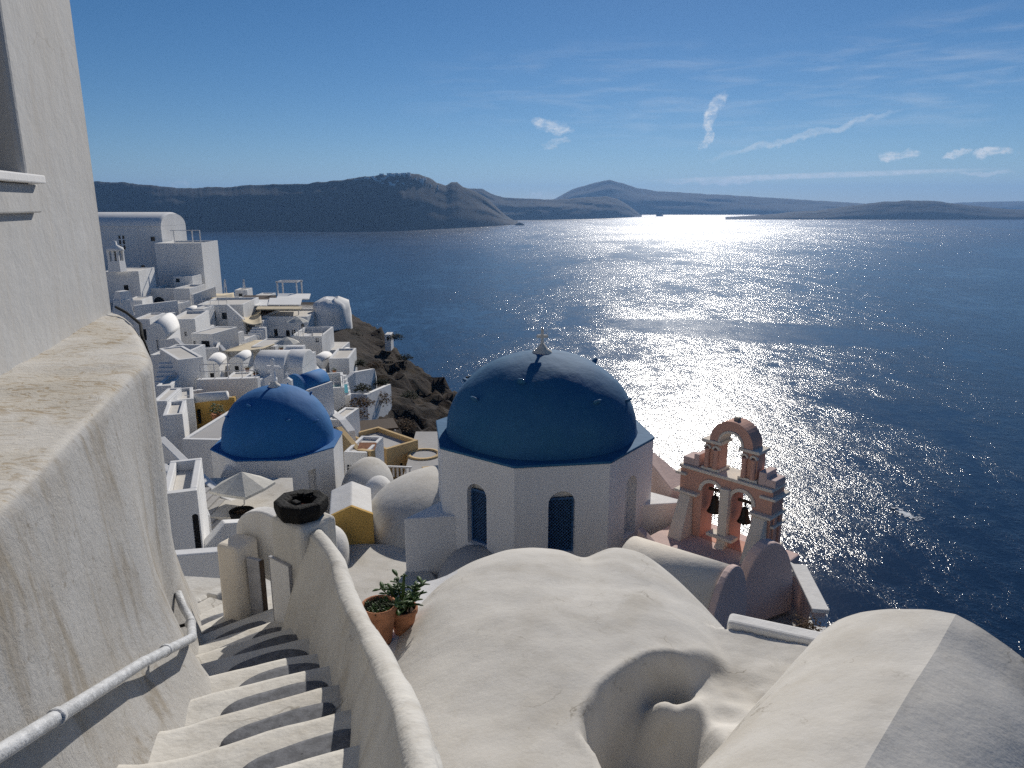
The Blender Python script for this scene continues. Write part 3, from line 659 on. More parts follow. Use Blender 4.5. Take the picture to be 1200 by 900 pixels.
def gate():
    p = Vector((-1.98, 6.30, 0)); rz = radians(-38)
    r = thing('gate_pier', 'square white plaster pier with a fire bowl on top, ending the wavy parapet', 'pier', (p.x, p.y, -4.6), rz)
    MB().box((.04, 0, .90), (.54, .44, 1.78), taper=.90).build('shaft', 'stain', r, bevel=.05, seg=3)
    d = MB(); d.box((-.06, -.219, .95), (.30, .03, .85)); d.build('panel', 'white_clean', r, bevel=.004)
    e = MB()
    for b in ((-.06, 1.380, .315, .010), (-.06, .520, .315, .010), (-.213, .95, .010, .85), (.093, .95, .010, .85)): e.box((b[0], -.222, b[1]), (b[2], .03, b[3]))
    e.build('panel_frame', 'grey_wood', r)
    b = thing('fire_bowl', 'charred black octagonal bowl with a rusty hollow, standing on the plaster pier', 'bowl', (p.x + .02, p.y - .02, -2.815), radians(12))
    mb = MB().lathe([(.20, 0), (.235, .03), (.255, .10), (.25, .165), (.22, .175), (.15, .17), (.115, .14), (.10, .075), (.001, .07)], 8, smooth=False)
    for v in mb.v: v += Vector((fbm(v.x * 6, v.y * 6, v.z * 6), fbm(v.x * 6, v.y * 6, 3 + v.z * 6), fbm(v.x * 6, 9, v.z * 6))) * .014
    mb.build('bowl_body', 'black', b, bevel=.012)
    MB().lathe([(.098, .078), (.06, .10), (.001, .105)], 10).build('ash', 'rust', b)
    for a in (.5, 2.2, 3.9): MB().box((.11 * cos(a), .11 * sin(a), .175), (.09, .05, .03), Matrix.Rotation(a, 4, 'Z') ).build('lump', 'black', b, bevel=.008)
    q = at(283, 690, 6.95)
    l = thing('gate_post', 'cream plaster gate post with a narrow grey door leaf and a rounded wing wall behind', 'post', (q.x, q.y, -4.75), radians(-24))
    MB().box((0, 0, .68), (.30, .34, 1.36), taper=.95).build('shaft', 'cream', l, bevel=.05, seg=3)
    prof = [(-.22, .9)] + [(-.22 + .0, 1.25)] + [(.16 - .38 * cos(t), 1.32 + .30 * sin(t)) for t in [pi * i / 14 for i in range(15)]] + [(.56, .75)]
    MB().profile(prof, .20, .36, smooth=False).build('wing_wall', 'white', l, bevel=.03, seg=3)
    MB().box((.255, -.04, .62), (.17, .05, 1.2)).build('door_leaf', 'grey_wood', l, bevel=.008)
    MB().box((.36, -.045, .62), (.014, .05, 1.2)).build('door_edge', 'wood', l)
gate()

# ------------------------------------------------------------------ the broad lumpy roof in the foreground, with its hollow
def sstep(a, b, x): t = max(0, min(1, (x - a) / (b - a))); return t * t * (3 - 2 * t)
def seg_dist(p, poly):
    best = 9e9; ins = False; n = len(poly)
    for i in range(n):
        a, b = poly[i], poly[(i + 1) % n]; ab = (b[0] - a[0], b[1] - a[1]); t = max(0, min(1, ((p[0] - a[0]) * ab[0] + (p[1] - a[1]) * ab[1]) / (ab[0] ** 2 + ab[1] ** 2)))
        best = min(best, hypot(p[0] - a[0] - ab[0] * t, p[1] - a[1] - ab[1] * t))
        if (a[1] > p[1]) != (b[1] > p[1]) and p[0] < (b[0] - a[0]) * (p[1] - a[1]) / (b[1] - a[1]) + a[0]: ins = not ins
    return -best if ins else best
GUT = -4.74
PIT = [(.85, 3.6), (.80, 4.6), (.72, 5.06), (.62, 5.30), (.65, 5.50), (.84, 5.84), (1.08, 6.12), (1.33, 6.36), (1.58, 6.50), (1.76, 6.53), (2.1, 6.75), (3.4, 6.5), (3.4, 3.0), (.9, 3.0)]
def lump_z(x, y):
    rx = abs(x - .62) / 2.35; ry = max(0, y - 6.3) / 4.05
    r = (rx ** 2.7 + ry ** 2.7) ** (1 / 2.7)
    z = -4.36 - 1.05 * r ** 3.0 + fbm(x * .8, y * .8, 0, 3) * .035
    z += .20 * math.exp(-((x - 1.72) / .62) ** 2 - ((y - 9.3) / 1.3) ** 2) + .13 * math.exp(-((x - .1) / .8) ** 2 - ((y - 9.1) / 1.2) ** 2) - .13 * math.exp(-((x - 1.02) / .24) ** 2 - ((y - 9.6) / 1.2) ** 2)
    return max(z, -8.0)
def roof_lump():
    P = []
    nx, ny = 150, 190
    for j in range(ny + 1):
        y = 2.6 + 8.6 * j / ny; row = []
        for i in range(nx + 1):
            x = -2.4 + 6.0 * i / nx
            z = lump_z(x, y)
            # plan of the gutter floor on the right, running up to the big vault
            g = GUT + fbm(x * 1.1, y * 1.1, 3, 4) * .03 + .02 * (y - 6)
            onr = sstep(.75, 1.05, x + .12 * (y - 5)) * sstep(7.65, 7.45, y + .44 * (x - 2.42))
            if x > .6: z = max(z, g - (1 - onr) * 3)
            if y < 7.3 and .2 < x < 3.6:
                d = seg_dist((x, y), PIT)
                rise = sstep(.55, 1.3, -d) * .30 + sstep(1.55, 1.86, x) * .42
                fl = GUT - .42 + rise + .04 * fbm(x * 2, y * 2, 8, 3)
                mound = .46 * math.exp(-(((x - 1.50) / .29) ** 2 + ((y - 6.02) / .23) ** 2) ** 1.3) + .10 * math.exp(-((x - 1.25) / .35) ** 2 - ((y - 5.95) / .25) ** 2)
                z = z + (fl + mound - z) * sstep(.07, -.20, d)
                z += .025 * math.exp(-(d / .12) ** 2) * sstep(4.6, 5.2, y) * sstep(2.2, 1.9, x)       # swollen lip
            row.append((x, y, z))
        P.append(row)
    o = MB().grid(P).build('vaulted_roof', 'roof_white', weld=False, fixn=False)
    return tag(o, 'broad lumpy whitewashed roof with twin humps and a shaded hollow, in the middle foreground', 'roof')
roof_lump()
def big_vault():
    B0, a, p = Vector((1.60, 5.23)), Vector((.68, .733)), Vector((.733, -.68))
    ctrl = [(-.03, -5.6), (-.02, -4.85), (.08, -4.52), (.30, -4.14), (.55, -3.91), (.80, -3.765), (1.08, -3.655), (1.34, -3.60)]
    ctr2 = [(1.34, -3.60), (1.60, -3.675), (1.90, -3.80), (2.25, -4.02), (2.6, -4.33), (2.9, -4.75), (3.02, -5.3), (3.05, -9)]
    f = spline([Vector(c) for c in ctrl], 4); g = spline([Vector(c) for c in ctr2], 4)
    def rows(pr):
        out = []
        for i in range(64):
            s = -5.2 + 7.3 * i / 63; row = []
            for c in pr:
                q = B0 + a * s + p * (c.x + .03 * fbm(s * .5, 2, 1, 3)); row.append((q.x, q.y, c.y + .035 * fbm(q.x * .9, q.y * .9, 4, 4) * (1 if c.y > -5 else 0)))
            out.append(row)
        return out
    r1, r2 = rows(f), rows(g)
    mb = MB().grid(r1).grid(r2)
    endp = [r1[-1][k] for k in range(len(f))] + [r2[-1][k] for k in range(1, len(g))]
    mb.add(endp + [(endp[0][0], endp[0][1], -9)], [tuple(range(len(endp) + 1))])
    # the two slopes meet in a crease: split the shading there
    o = mb.build('vault_house', 'roof_white', weld=False, fixn=True)
    tag(o, 'big whitewashed barrel vault with a sharp crease, filling the lower right corner', 'roof')
big_vault()
lb = MB()
q0, q1 = Vector((2.42, 7.55)), Vector((3.55, 7.05)); d = (q1 - q0); 
lb.box((0, 0, 0), (d.length, .24, .5)); lb.build('coping', 'white', None, (q0.x + d.x / 2 + .1, q0.y + d.y / 2, -4.90), atan2(d.y, d.x), bevel=.05, seg=3)
tag(bpy.data.objects['coping'], 'low white coping between the lumpy roof and the big creased vault', 'coping')

# ------------------------------------------------------------------ potted plants beside the parapet
def pot(mb, R, H):
    mb.lathe([(R * .62, 0), (R * .70, H * .1), (R * .93, H * .72), (R * .95, H * .8), (R * 1.06, H * .82), (R * 1.08, H * .95), (R * 1.03, H), (R * .92, H * .985), (R * .88, H * .88), (.001, H * .87)], 28)
    return mb
def leaf(mb, base, d, L, w, th=.012, bend=.3):
    d = d.normalized(); s = d.cross(Vector((0, 0, 1))); s = s.normalized() if s.length > .05 else Vector((1, 0, 0)); n = s.cross(d)
    rows = []
    for t, k in ((0, .25), (.3, .85), (.6, 1.0), (.85, .65), (1.0, .08)):
        c = base + d * L * t + Vector((0, 0, -bend * L * t * t)); rows.append((c - s * w * k / 2, c + n * th * k, c + s * w * k / 2, c - n * th * k))
    vs = [v for r in rows for v in r]; fs = []
    for i in range(4):
        for j in range(4): fs.append((i * 4 + j, i * 4 + (j + 1) % 4, i * 4 + 4 + (j + 1) % 4, i * 4 + 4 + j))
    mb.add(vs, fs, True)
def pots():
    random.seed(11)
    fl = MB().box((-1.55, 7.35, -5.22), (1.5, 2.3, .4)); tag(fl.build('pot_terrace', 'white', bevel=.03), 'narrow shaded white terrace under the two clay pots', 'terrace')
    for (px, py, R, H, lab, kindp) in ((446, 752, .20, .50, 'larger clay pot with dark low succulents, nearer the parapet', 0), (473, 740, .17, .33, 'smaller clay pot with a bushy green spiky plant', 1)):
        q = atz(px, py, -5.02); r = thing('potted_plant', lab, 'potted plant', (q.x, q.y, -5.02), group='clay pots by the parapet')
        pot(MB(), R, H).build('pot', 'terracotta', r); MB().lathe([(R * .87, H * .885), (R * .5, H * .9), (.001, H * .9)], 16).build('soil', 'soil', r)
        if kindp:
            stems = []
            for i in range(16):
                a = random.uniform(0, 2 * pi); rr = random.uniform(0, R * .7); b = Vector((rr * cos(a), rr * sin(a), H * .9)); hh = random.uniform(.12, .30)
                tip = b + Vector((cos(a) * hh * random.uniform(.3, .9), sin(a) * hh * random.uniform(.3, .9), hh))
                if i == 0: b, tip = Vector((.0, 0, H * .9)), Vector((.03, .02, H * .9 + .46))
                if i == 1: b, tip = Vector((-.06, .03, H * .9)), Vector((-.16, .04, H * .9 + .30))
                st = MB().tube([b, b.lerp(tip, .5) + Vector((0, 0, .02)), tip], [.017, .022, .016] if i < 2 else [.009, .009, .007], 7)
                if i < 2:
                    for v in st.v: v += Vector((fbm(v.x * 40, v.y * 40, v.z * 30), fbm(v.x * 40, 5, v.z * 30), 0)) * .006
                s = st.build('stem', 'leaf', r)
                for k in range(5 if i < 2 else 11):
                    t = random.uniform(.45, 1.0); a2 = random.uniform(0, 2 * pi); lf = MB()
                    leaf(lf, b.lerp(tip, t), Vector((cos(a2), sin(a2), random.uniform(.1, .9))), random.uniform(.05, .10) if i < 2 else random.uniform(.10, .17), random.uniform(.035, .06) * (.4 if i < 2 else 1), bend=.25)
                    lf.build('leaf', 'leaf', s, weld=False)
        else:
            for i in range(34):
                a = random.uniform(0, 2 * pi); rr = R * .8 * sqrt(random.random()); b = Vector((rr * cos(a), rr * sin(a), H * .89)); lf = MB()
                for k in range(6):
                    a2 = 2 * pi * k / 6 + i; leaf(lf, b, Vector((cos(a2), sin(a2), random.uniform(.6, 1.6))), random.uniform(.05, .10), .028, .012, .1)
                lf.build('succulent_rosette', 'scrub' if i % 3 else 'leaf', r, weld=False)
pots()
# ------------------------------------------------------------------ the pink bell tower on its platform
def bell_tower():
    L = Vector((4.52, 18.30)); rz = atan2(-.717, .697); z0 = -8.6
    r = thing('bell_tower', 'pink and cream bell tower with two arches below and one above', 'bell tower', (L.x, L.y, z0), rz)
    Wd, D = 2.60, .60
    # lower storey: piers, arched openings, wall up to the cornice
    MB().slab(Wd, 1.82, D, [(.68, 0, .56, 1.60, True), (1.53, 0, .56, 1.60, True)]).build('lower_storey', 'pink', r, bevel=.012)
    def ring(cx, zc, ri, ro, y0, y1, name, mat, parent, a0=0.0, a1=pi, n=16):
        pr = [(cx - ro * cos(a0 + (a1 - a0) * i / n), zc + ro * sin(a0 + (a1 - a0) * i / n)) for i in range(n + 1)] + [(cx - ri * cos(a1 - (a1 - a0) * i / n), zc + ri * sin(a1 - (a1 - a0) * i / n)) for i in range(n + 1)]
        m = MB(); N = len(pr); vs = [(x, y0, z) for x, z in pr] + [(x, y1, z) for x, z in pr]; h = n + 1
        m.add(vs, [(i, (i + 1) % N, N + (i + 1) % N, N + i) for i in range(N)] + [(i, i + 1, N - 2 - i, N - 1 - i) for i in range(n)] + [(N + N - 1 - i, N + N - 2 - i, N + i + 1, N + i) for i in range(n)])
        return m.build(name, mat, parent, bevel=.006)
    for cx in (.96, 1.81): ring(cx, 1.32, .285, .375, -.045, .06, 'arch_moulding', 'cream', r)
    # cream central column with its cross bar, flaring into the platform
    MB().box((1.385, -.05, .80), (.25, .20, 1.60)).build('column', 'cream', r, bevel=.02)
    MB().box((1.385, -.10, .30), (.74, .34, .09)).build('cross_bar', 'cream', r, bevel=.02)
    MB().prism([(1.25, -.55), (1.52, -.55), (1.50, -.02), (1.27, -.02)], -.45, [-.30, -.30, .26, .26]).build('column_foot', 'cream', r, bevel=.02)
    for x0 in (.06, 2.16):      # sloping buttresses in front of the outer piers
        mb = MB(); w = .40
        mb.add([(x0, -.62, -.1), (x0 + w, -.62, -.1), (x0 + w, -.003, -.1), (x0, -.003, -.1), (x0 + .04, -.16, 1.14), (x0 + w - .04, -.16, 1.14), (x0 + w - .04, -.003, 1.14), (x0 + .04, -.003, 1.14)],
               [(3, 2, 1, 0), (4, 5, 6, 7), (0, 1, 5, 4), (1, 2, 6, 5), (2, 3, 7, 6), (3, 0, 4, 7)]); mb.build('buttress', 'cream', r, bevel=.02)
    for x0, x1 in ((-.07, .62), (2.10, Wd + .07)):
        MB().box(((x0 + x1) / 2, D / 2 - .06, 1.19), (x1 - x0, D + .26, .075)).build('impost', 'cream', r, bevel=.015)
    MB().box((Wd / 2, D / 2, 1.865), (Wd + .02, D + .16, .085)).build('cornice', 'cream', r, bevel=.02)
    for x0, x1, z in ((-.10, .22, 1.66), (Wd - .30, Wd + .12, 1.66)):
        MB().box(((x0 + x1) / 2, D / 2, z), (x1 - x0, D + .22, .07)).build('cornice_stub', 'cream', r, bevel=.015)
    for x, w, h in ((.20, .34, .20), (.43, .16, .34), (2.28, .22, .34), (2.50, .26, .20)):   # the little steps at both shoulders
        MB().box((x, D / 2, 1.91 + h / 2), (w - .012, D - .06, h)).build('shoulder_block', 'palepink', r, bevel=.02)
    for x in (Wd + .03,):       # end of the wall: two paired strips with mouldings
        for y in (.16, .46): MB().box((x, y, .62), (.05, .12, 1.1)).build('end_pilaster', 'pink', r, bevel=.01)
        for z in (.30, .92): MB().box((x + .02, D / 2, z), (.10, D + .05, .06)).build('end_moulding', 'cream', r, bevel=.01)
    # upper storey: two piers of paired shafts, and the ring arch
    for cx in (.84, 1.88):
        g = MB().box((cx, D / 2, 2.28), (.42, .40, .74)).build('upper_pier', 'pink', r, bevel=.01)
        MB().box((cx, D / 2, 1.945), (.52, .56, .07)).build('pier_base', 'cream', g, bevel=.012)
        MB().box((cx, D / 2, 2.69), (.56, .58, .08)).build('pier_cap', 'cream', g, bevel=.012)
        for dx in (-.12, .12):
            MB().lathe([(.075, 0), (.07, .05), (.062, .4), (.07, .46), (.08, .48), (.08, .52), (.001, .52)], 12, Matrix.Translation((cx + dx, D / 2 - .235, 1.98))).build('shaft', 'pink', g)
            ring(cx + dx, 2.50, .055, .105, .03, .13, 'shaft_arch', 'cream', g, n=8)
    ring(1.36, 2.73, .36, .60, .06, .56, 'top_arch', 'pink', r, n=22)
    ring(1.36, 2.73, .30, .358, .03, .59, 'arch_lining', 'cream', r, n=22)
    MB().box((1.36, D / 2, 3.36), (.14, .14, .09)).build('finial', 'stone', r, bevel=.02)
    # bells
    for cx, hz, s, lab in ((.96, 1.22, .40, 'larger dark bell hanging in the left arch of the pink tower'), (1.81, 1.16, .36, 'smaller dark bell hanging in the right arch of the pink tower')):
        wp = Matrix.Translation((L.x, L.y, z0)) @ Matrix.Rotation(rz, 4, 'Z') @ Vector((cx, .2, hz))
        b = thing('bell', lab, 'bell', wp, rz, 'bells of the pink tower')
        MB().lathe([(.001, -.02), (.05, -.02), (.09, -.05), (.105, -.14), (.13, -.30), (.17, -.42), (.215, -.50), (.20, -.505), (.16, -.42), (.10, -.2), (.001, -.12)], 24, Matrix.Scale(s / .43, 4)).build('bell_body', 'bronze', b)
        MB().tube([Vector((0, 0, .16)), Vector((0, 0, -.02))], .022, 8).build('hanger', 'bronze', b)
        MB().box((0, 0, .14), (.40, .07, .07)).build('yoke', 'wood', b, bevel=.01)
        MB().tube([Vector((0, 0, -.3)), Vector((0, 0, -.5))], [.012, .035], 8).build('clapper', 'black', b)
    return L, rz, z0
TL, TRZ, TZ = bell_tower()
def tl(x, y, z=0): return Matrix.Translation((TL.x, TL.y, TZ)) @ Matrix.Rotation(TRZ, 4, 'Z') @ Vector((x, y, z))
def platform():
    r = thing('tower_platform', 'shaded pinkish grey platform carrying the pink bell tower, with a curled parapet', 'platform', (TL.x, TL.y, TZ), TRZ)
    MB().box((1.35, -.35, -2.606), (3.3, 2.7, 5.2)).build('platform_body', 'palepink', r, bevel=.04)
    prof = [(-.15, -.05), (1.16, -.05), (1.16, .20), (1.12, .30), (1.02, .36), (.90, .36), (.80, .27), (.62, .22), (.3, .24), (.0, .42), (-.15, .5)]
    MB().profile(prof, -1.66, -1.46, smooth=False).build('curled_parapet', 'palepink', r, bevel=.03)
    d = MB(); n = 18
    pr = [(-.85 * cos(pi * i / n), 1.9 * sin(pi * i / n) ** .8) for i in range(n + 1)]
    d.profile(pr, -.14, .14, Matrix.Translation((3.35, -1.70, -.50)) @ Matrix.Rotation(radians(74), 4, 'Z'), smooth=False)
    d.build('rounded_gable', 'palepink', r, bevel=.04)
    MB().prism([(-.9, 1.0), (-2.6, 1.9), (-2.4, 2.2), (-.2, 1.5)], -2.5, [.6, 1.1, 1.1, .6]).build('link_wall', 'palepink', r, bevel=.03)
platform()
def small_vault():
    p0, p1 = Vector((2.55, 14.25)), Vector((4.22, 12.95)); d = (p1 - p0).normalized(); rz = atan2(d.y, d.x) + pi / 2
    r = thing('small_vault', 'small barrel vault with a pale pink rounded end below the bell tower', 'roof', (p1.x, p1.y, -8.35), rz)
    n = 20; pr = [(-.98 * cos(pi * i / n), 1.43 * sin(pi * i / n)) for i in range(n + 1)]; pr = [(-.98, -2)] + pr + [(.98, -2)]
    Ln = 2.15
    MB().profile(pr, .02, Ln).build('vault', 'cream', r)
    e = [(x * 1.03, z * 1.02) for x, z in pr]; MB().profile(e, -.12, .02, smooth=False).build('end_wall', 'palepink', r, bevel=.03)
small_vault()
def court2():
    """walls as oriented boxes with a white rim on each"""
    q = atz(915, 730, -9.2)
    r = thing('courtyard', 'small sunken court with pink lined walls and white rims below the bell tower', 'courtyard', (q.x, q.y, -9.4))
    px = [(868, 772), (950, 800), (957, 742), (934, 692), (905, 672), (878, 690)]
    pts = [Vector(atz(x, y, -9.0).xy) - q.xy for x, y in px]
    MB().prism([(p.x, p.y) for p in pts], -5, .2).build('floor', 'grey', r)
    for a, b, h in ((1, 2, .55), (2, 3, .75), (3, 4, .6)):
        A, B = pts[a], pts[b]; d = B - A; m = Matrix.Translation(((A.x + B.x) / 2, (A.y + B.y) / 2, 0)) @ Matrix.Rotation(atan2(d.y, d.x), 4, 'Z')
        w = MB().box((0, 0, -1.5 + h / 2), (d.length + .1, .26, h + 3.4), m).build('side_wall', 'palepink', r, bevel=.02)
        MB().box((0, 0, .245 + h), (d.length + .24, .36, .09), m).build('rim', 'white', w, bevel=.02)
    random.seed(2); g = atz(947, 742, -8.5); mb = MB()
    for i in range(260):
        v = Vector((random.gauss(0, .12), random.gauss(0, .12), abs(random.gauss(.1, .1)))); a = random.uniform(0, 6.28)
        leaf(mb, v, Vector((cos(a), sin(a), random.uniform(-.2, 1))), random.uniform(.05, .1), .035, .006)
    tag(mb.build('shrub', 'dryleaf', None, g, weld=False), 'dried brown shrub on the white rim of the sunken court', 'shrub')
court2()

# ------------------------------------------------------------------ left of the big church
def left_middle():
    t = MB(); t.prism([(-7.5, 13.2), (-2.2, 13.2), (-1.5, 16.6), (-3.0, 19.6), (-6.4, 19.9)], -12.5, -9.72)
    tag(t.build('terrace', 'roof_white', bevel=.05), 'sunlit beige terrace in front of the ochre gable and the grey vault', 'terrace')
    r = thing('vault_house', 'big grey white vault with a rounded end, left of the teal domed church', 'house', (-2.0, 21.9, -10.2), radians(8))
    v = MB(); R, H, n = 2.85, 1.85, 16; P = []
    for i in range(13):
        a = pi / 2 + pi / 2 * i / 12
        P.append([(R * sin(pi / 2 * k / n) * cos(a), R * sin(pi / 2 * k / n) * sin(a) * 1.0, H * cos(pi / 2 * k / n) ** .9) for k in range(n + 1)] + [(R * cos(a), R * sin(a), -4)])
    for i in range(1, 13):
        a = pi + pi / 2 * i / 12
        P.append([(R * sin(pi / 2 * k / n) * cos(a), R * sin(pi / 2 * k / n) * sin(a), H * cos(pi / 2 * k / n) ** .9) for k in range(n + 1)] + [(R * cos(a), R * sin(a), -4)])
    v.grid(P); E0 = P[0]; E1 = P[-1]
    v.grid([E1, [(p[0] + 3.2, p[1], p[2]) for p in E1]]); v.grid([[(p[0] + 3.2, p[1], p[2]) for p in E0], E0])
    v.build('vault', 'roof_white', r)
    g = at(412, 636, 19.6); y = thing('gable_house', 'small house with an ochre yellow gable wall beside the sunlit terrace', 'house', (g.x, g.y, -9.8), radians(12))
    pr = [(-.62, -1.5), (.66, -1.5), (.66, .98), (.06, 1.28), (-.62, 1.0)]
    MB().profile(pr, 0, .16, smooth=False).build('gable_wall', 'yellow', y, bevel=.02)
    MB().profile([(x * .97, z * .97 if z > 0 else z) for x, z in pr], .162, 2.2, smooth=False).build('body', 'white', y, bevel=.04)
    mb = MB(); halfdome(mb, (0, 0, 0), .55, .8, .75); tag(mb.build('plaster_mound', 'white', None, (at(378, 615, 18).x, 18.4, -9.35)), 'white plaster mound behind the charred bowl', 'mound')
    mb = MB(); halfdome(mb, (0, 0, 0), .5, .7, .6); tag(mb.build('plaster_mound', 'white', None, (at(444, 585, 24).x, 24.0, -9.9)), 'small white mound between the ochre gable and the grey vault', 'mound')
    mb = MB(); halfdome(mb, (0, 0, 0), 1.2, 2.2, 1.6, drop=4); o = mb.build('vault_roof', 'roof_white', None, (at(430, 560, 31.5).x, 31.5, -13.0)); tag(o, 'rounded white vault roof right beside the ultramarine domed church', 'roof')
    s = MB().box((0, 0, 0), (.55, .9, .06)); s.v = [Vector((p.x, p.y, p.z + .25 * p.x * p.x)) for p in s.v]
    q = atz(507, 695, -4.95); tag(MB().grid([[(x, y, .55 * (x + .3) ** 2) for y in (-.35, 0, .35)] for x in (-.3, -.15, 0, .15, .3)]).build('plaster_flap', 'white_clean', None, (q.x, q.y + .1, -5.05)), 'small curled white plaster edge behind the spiky potted plant', 'edge')
left_middle()
# ------------------------------------------------------------------ the village on the slope
def house(label, x0, yt, x1, yb, Y, dep, yaw=0.0, wins=(), roof='flat', mat='white_far', name='house', cat='house', ext=4.2, par=.28, group=None, roofmat=None, top=None):
    """a plastered house whose front spans those sight lines at Y metres; wins = (fx, fz, fw, fh, kind) as fractions of the front"""
    cx = (x0 + x1) / 2; yw = radians(yaw)
    a, b = at(x0, (yt + yb) / 2, Y), at(x1, (yt + yb) / 2, Y); w = (b.x - a.x) / max(.35, cos(yw)); z1 = at(cx, yt, Y).z; z0 = at(cx, yb, Y).z
    vis = z1 - z0; H = vis + ext; c = at(cx, yb, Y)
    r = thing(name, label, cat, (c.x, Y, z0 - ext), yw, group)
    holes = []; parts = []
    for fx, fz, fw, fh, kd in wins:
        hx, hz, hw, hh = -w / 2 + fx * w, ext + fz * vis, fw * w, fh * vis
        holes.append((hx, hz, hw, hh, kd in 'aAn')); parts.append((hx, hz, hw, hh, kd))
    rc = max(.05, par) if roof == 'flat' else 0
    mb = MB().slab(w, H, .22, holes, x0=-w / 2)
    mb.box((0, .22 + (dep - .22) / 2, (H - rc) / 2), (w, dep - .22, H - rc))
    if roof == 'flat' and par > .06:
        t = .20
        mb.box((0, dep - t / 2, H - rc / 2), (w, t, rc)); 
        for sx in (-1, 1): mb.box((sx * (w / 2 - t / 2), .22 + (dep - t - .22) / 2, H - rc / 2), (t, dep - t - .22, rc))
    mb.build('wall', mat, r, weld=False, bevel=.03 if Y < 45 else 0)
    if roof == 'flat': MB().box((0, .22 + (dep - .42) / 2, H - rc + .02), (w - .42, dep - .44, .035)).build('roof', roofmat or 'roof_far', r)
    elif roof == 'ridge':     # barrel vault lying along the front
        n = 14; hv = top or dep * .34
        pr = [(dep / 2 - dep / 2 * 1.02 * cos(pi * i / n), hv * sin(pi * i / n)) for i in range(n + 1)]
        m = MB(); P = []
        for s_ in (-1, -.94, .94, 1):
            k = .90 if abs(s_) == 1 else 1.0
            P.append([(s_ * (w / 2 + .01), dep / 2 + (p[0] - dep / 2) * (1 if k == 1 else .97), H + p[1] * k - .01) for p in pr])
        m.grid(P); m.add(P[0], [tuple(range(n + 1))]); m.add(P[-1], [tuple(range(n + 1))[::-1]]); m.build('roof', roofmat or mat, r)
    elif roof == 'gable':     # barrel vault with its rounded end to the front
        n = 14; hv = top or w * .45
        MB().profile([(-w / 2 * 1.01 * cos(pi * i / n), H + hv * sin(pi * i / n) - .01) for i in range(n + 1)], -.03, dep + .02).build('roof', roofmat or mat, r)
    for hx, hz, hw, hh, kd in parts:
        m = MB()
        if kd == 'n': MB().box((hx + hw / 2, .20, hz + hh / 2), (hw + .02, .03, hh + .02)).build('niche', mat, r); continue
        nm = 'door' if kd in 'dA' else 'window'
        p = MB().box((hx + hw / 2, .17, hz + hh / 2), (hw - .004, .04, hh - .004)).build(nm, 'glass' if nm == 'window' else 'dark', r)
        if Y < 75 and kd in 'wa':
            t = .07; f = MB()
            f.box((hx + hw / 2, .14, hz + hh / 2), (t, .03, hh - .02)); f.box((hx + hw / 2, .138, hz + hh * .55), (hw - .02, .03, t)); f.build('window_bar', 'white_wood', p)
    return r
M['roof_far'] = plaster('far_roof_plaster', (.66, .63, .58), dirt=(.4, .35, .28), amt=.5, scale=.4, bump=.15, streak=0, grit=.15)
M['roof_grey'] = plaster('far_grey_roof', (.46, .45, .44), dirt=(.3, .28, .26), amt=.5, scale=.4, bump=.15, streak=0, grit=.15)
def wall(label, pts, th, mat='white_far', name='garden_wall', cat='wall', ext=4.5, cop=None):
    """a wall through (px, py_top, py_bottom, Y) points, its top following them"""
    P = []
    for px, yt, yb, Y in pts: P.append((at(px, yt, Y), at(px, yb, Y).z - ext))
    mb = MB(); rows = []
    for i, (q, zb) in enumerate(P):
        t = (P[min(i + 1, len(P) - 1)][0] - P[max(0, i - 1)][0]); t = Vector((t.x, t.y)).normalized(); n = Vector((t.y, -t.x, 0)) * th / 2
        lo = lambda v: Vector((v.x, v.y, zb))
        rows.append([lo(q + n), q + n, q - n, lo(q - n)])
    mb.grid(rows, smooth=False); mb.add(rows[0], [(0, 1, 2, 3)]); mb.add(rows[-1], [(3, 2, 1, 0)])
    return tag(mb.build(name, mat, bevel=.03 if P[0][0].y < 45 else 0), label, cat)
def awning(label, corners, posts, mat='canvas', sag=.25, name='awning', ph=2.6):
    """cloth stretched between four corner points (px, py, Y), on posts"""
    C4 = [at(*c) for c in corners]; o = C4[0]
    r = thing(name, label, 'awning', o); n = 8; P = []
    for i in range(n + 1):
        for_row = []
        for j in range(n + 1):
            u, v = i / n, j / n; p = C4[0].lerp(C4[1], u).lerp(C4[3].lerp(C4[2], u), v) - o
            p.z -= sag * 4 * u * (1 - u) * (.5 + 2 * v * (1 - v)); for_row.append(p)
        P.append(for_row)
    c = MB().grid(P).build('canvas', mat, r); sm = c.modifiers.new('thickness', 'SOLIDIFY'); sm.thickness = .03
    for k in posts:
        p = C4[k] - o; MB().tube([p + Vector((0, 0, -ph)), p + Vector((0, 0, .05))], .055, 6).build('post', 'white_wood', r)
    return r
# --- the far end of the village, about a hundred metres off
house('long three storey white house under a barrel roof at the far end of the village', 88, 265, 198, 352, 108, 9, 2,
      [(.545, .76, .024, .055, 'w'), (.545, .83, .024, .045, 'w'), (.545, .69, .024, .055, 'w'), (.585, .76, .024, .055, 'w'), (.585, .83, .024, .045, 'w'), (.585, .69, .024, .055, 'w'), (.88, .80, .045, .06, 'w'), (.74, .42, .05, .06, 'a')], 'ridge', top=1.95)
house('tall plain white annex with a railing on top, right of the barrel roofed house', 189, 285, 241, 345, 104, 8, 6, [], par=.3)
r_ = at(222, 286, 104); rl = thing('roof_rail', 'white rail frame standing on the tall plain annex', 'railing', (r_.x, 105.2, r_.z))
for dx in (-2.6, 0.0, 1.1): MB().box((dx, 0, .9), (.13, .13, 1.9)).build('post', 'white_wood', rl)
MB().box((-1.0, 0, 1.85), (4.2, .1, .1)).build('beam', 'white_wood', rl)
house('small white cube with arched shadow at the foot of the tall annex', 205, 324, 227, 342, 100, 3, 0, [(.1, .62, .22, .25, 'w')])
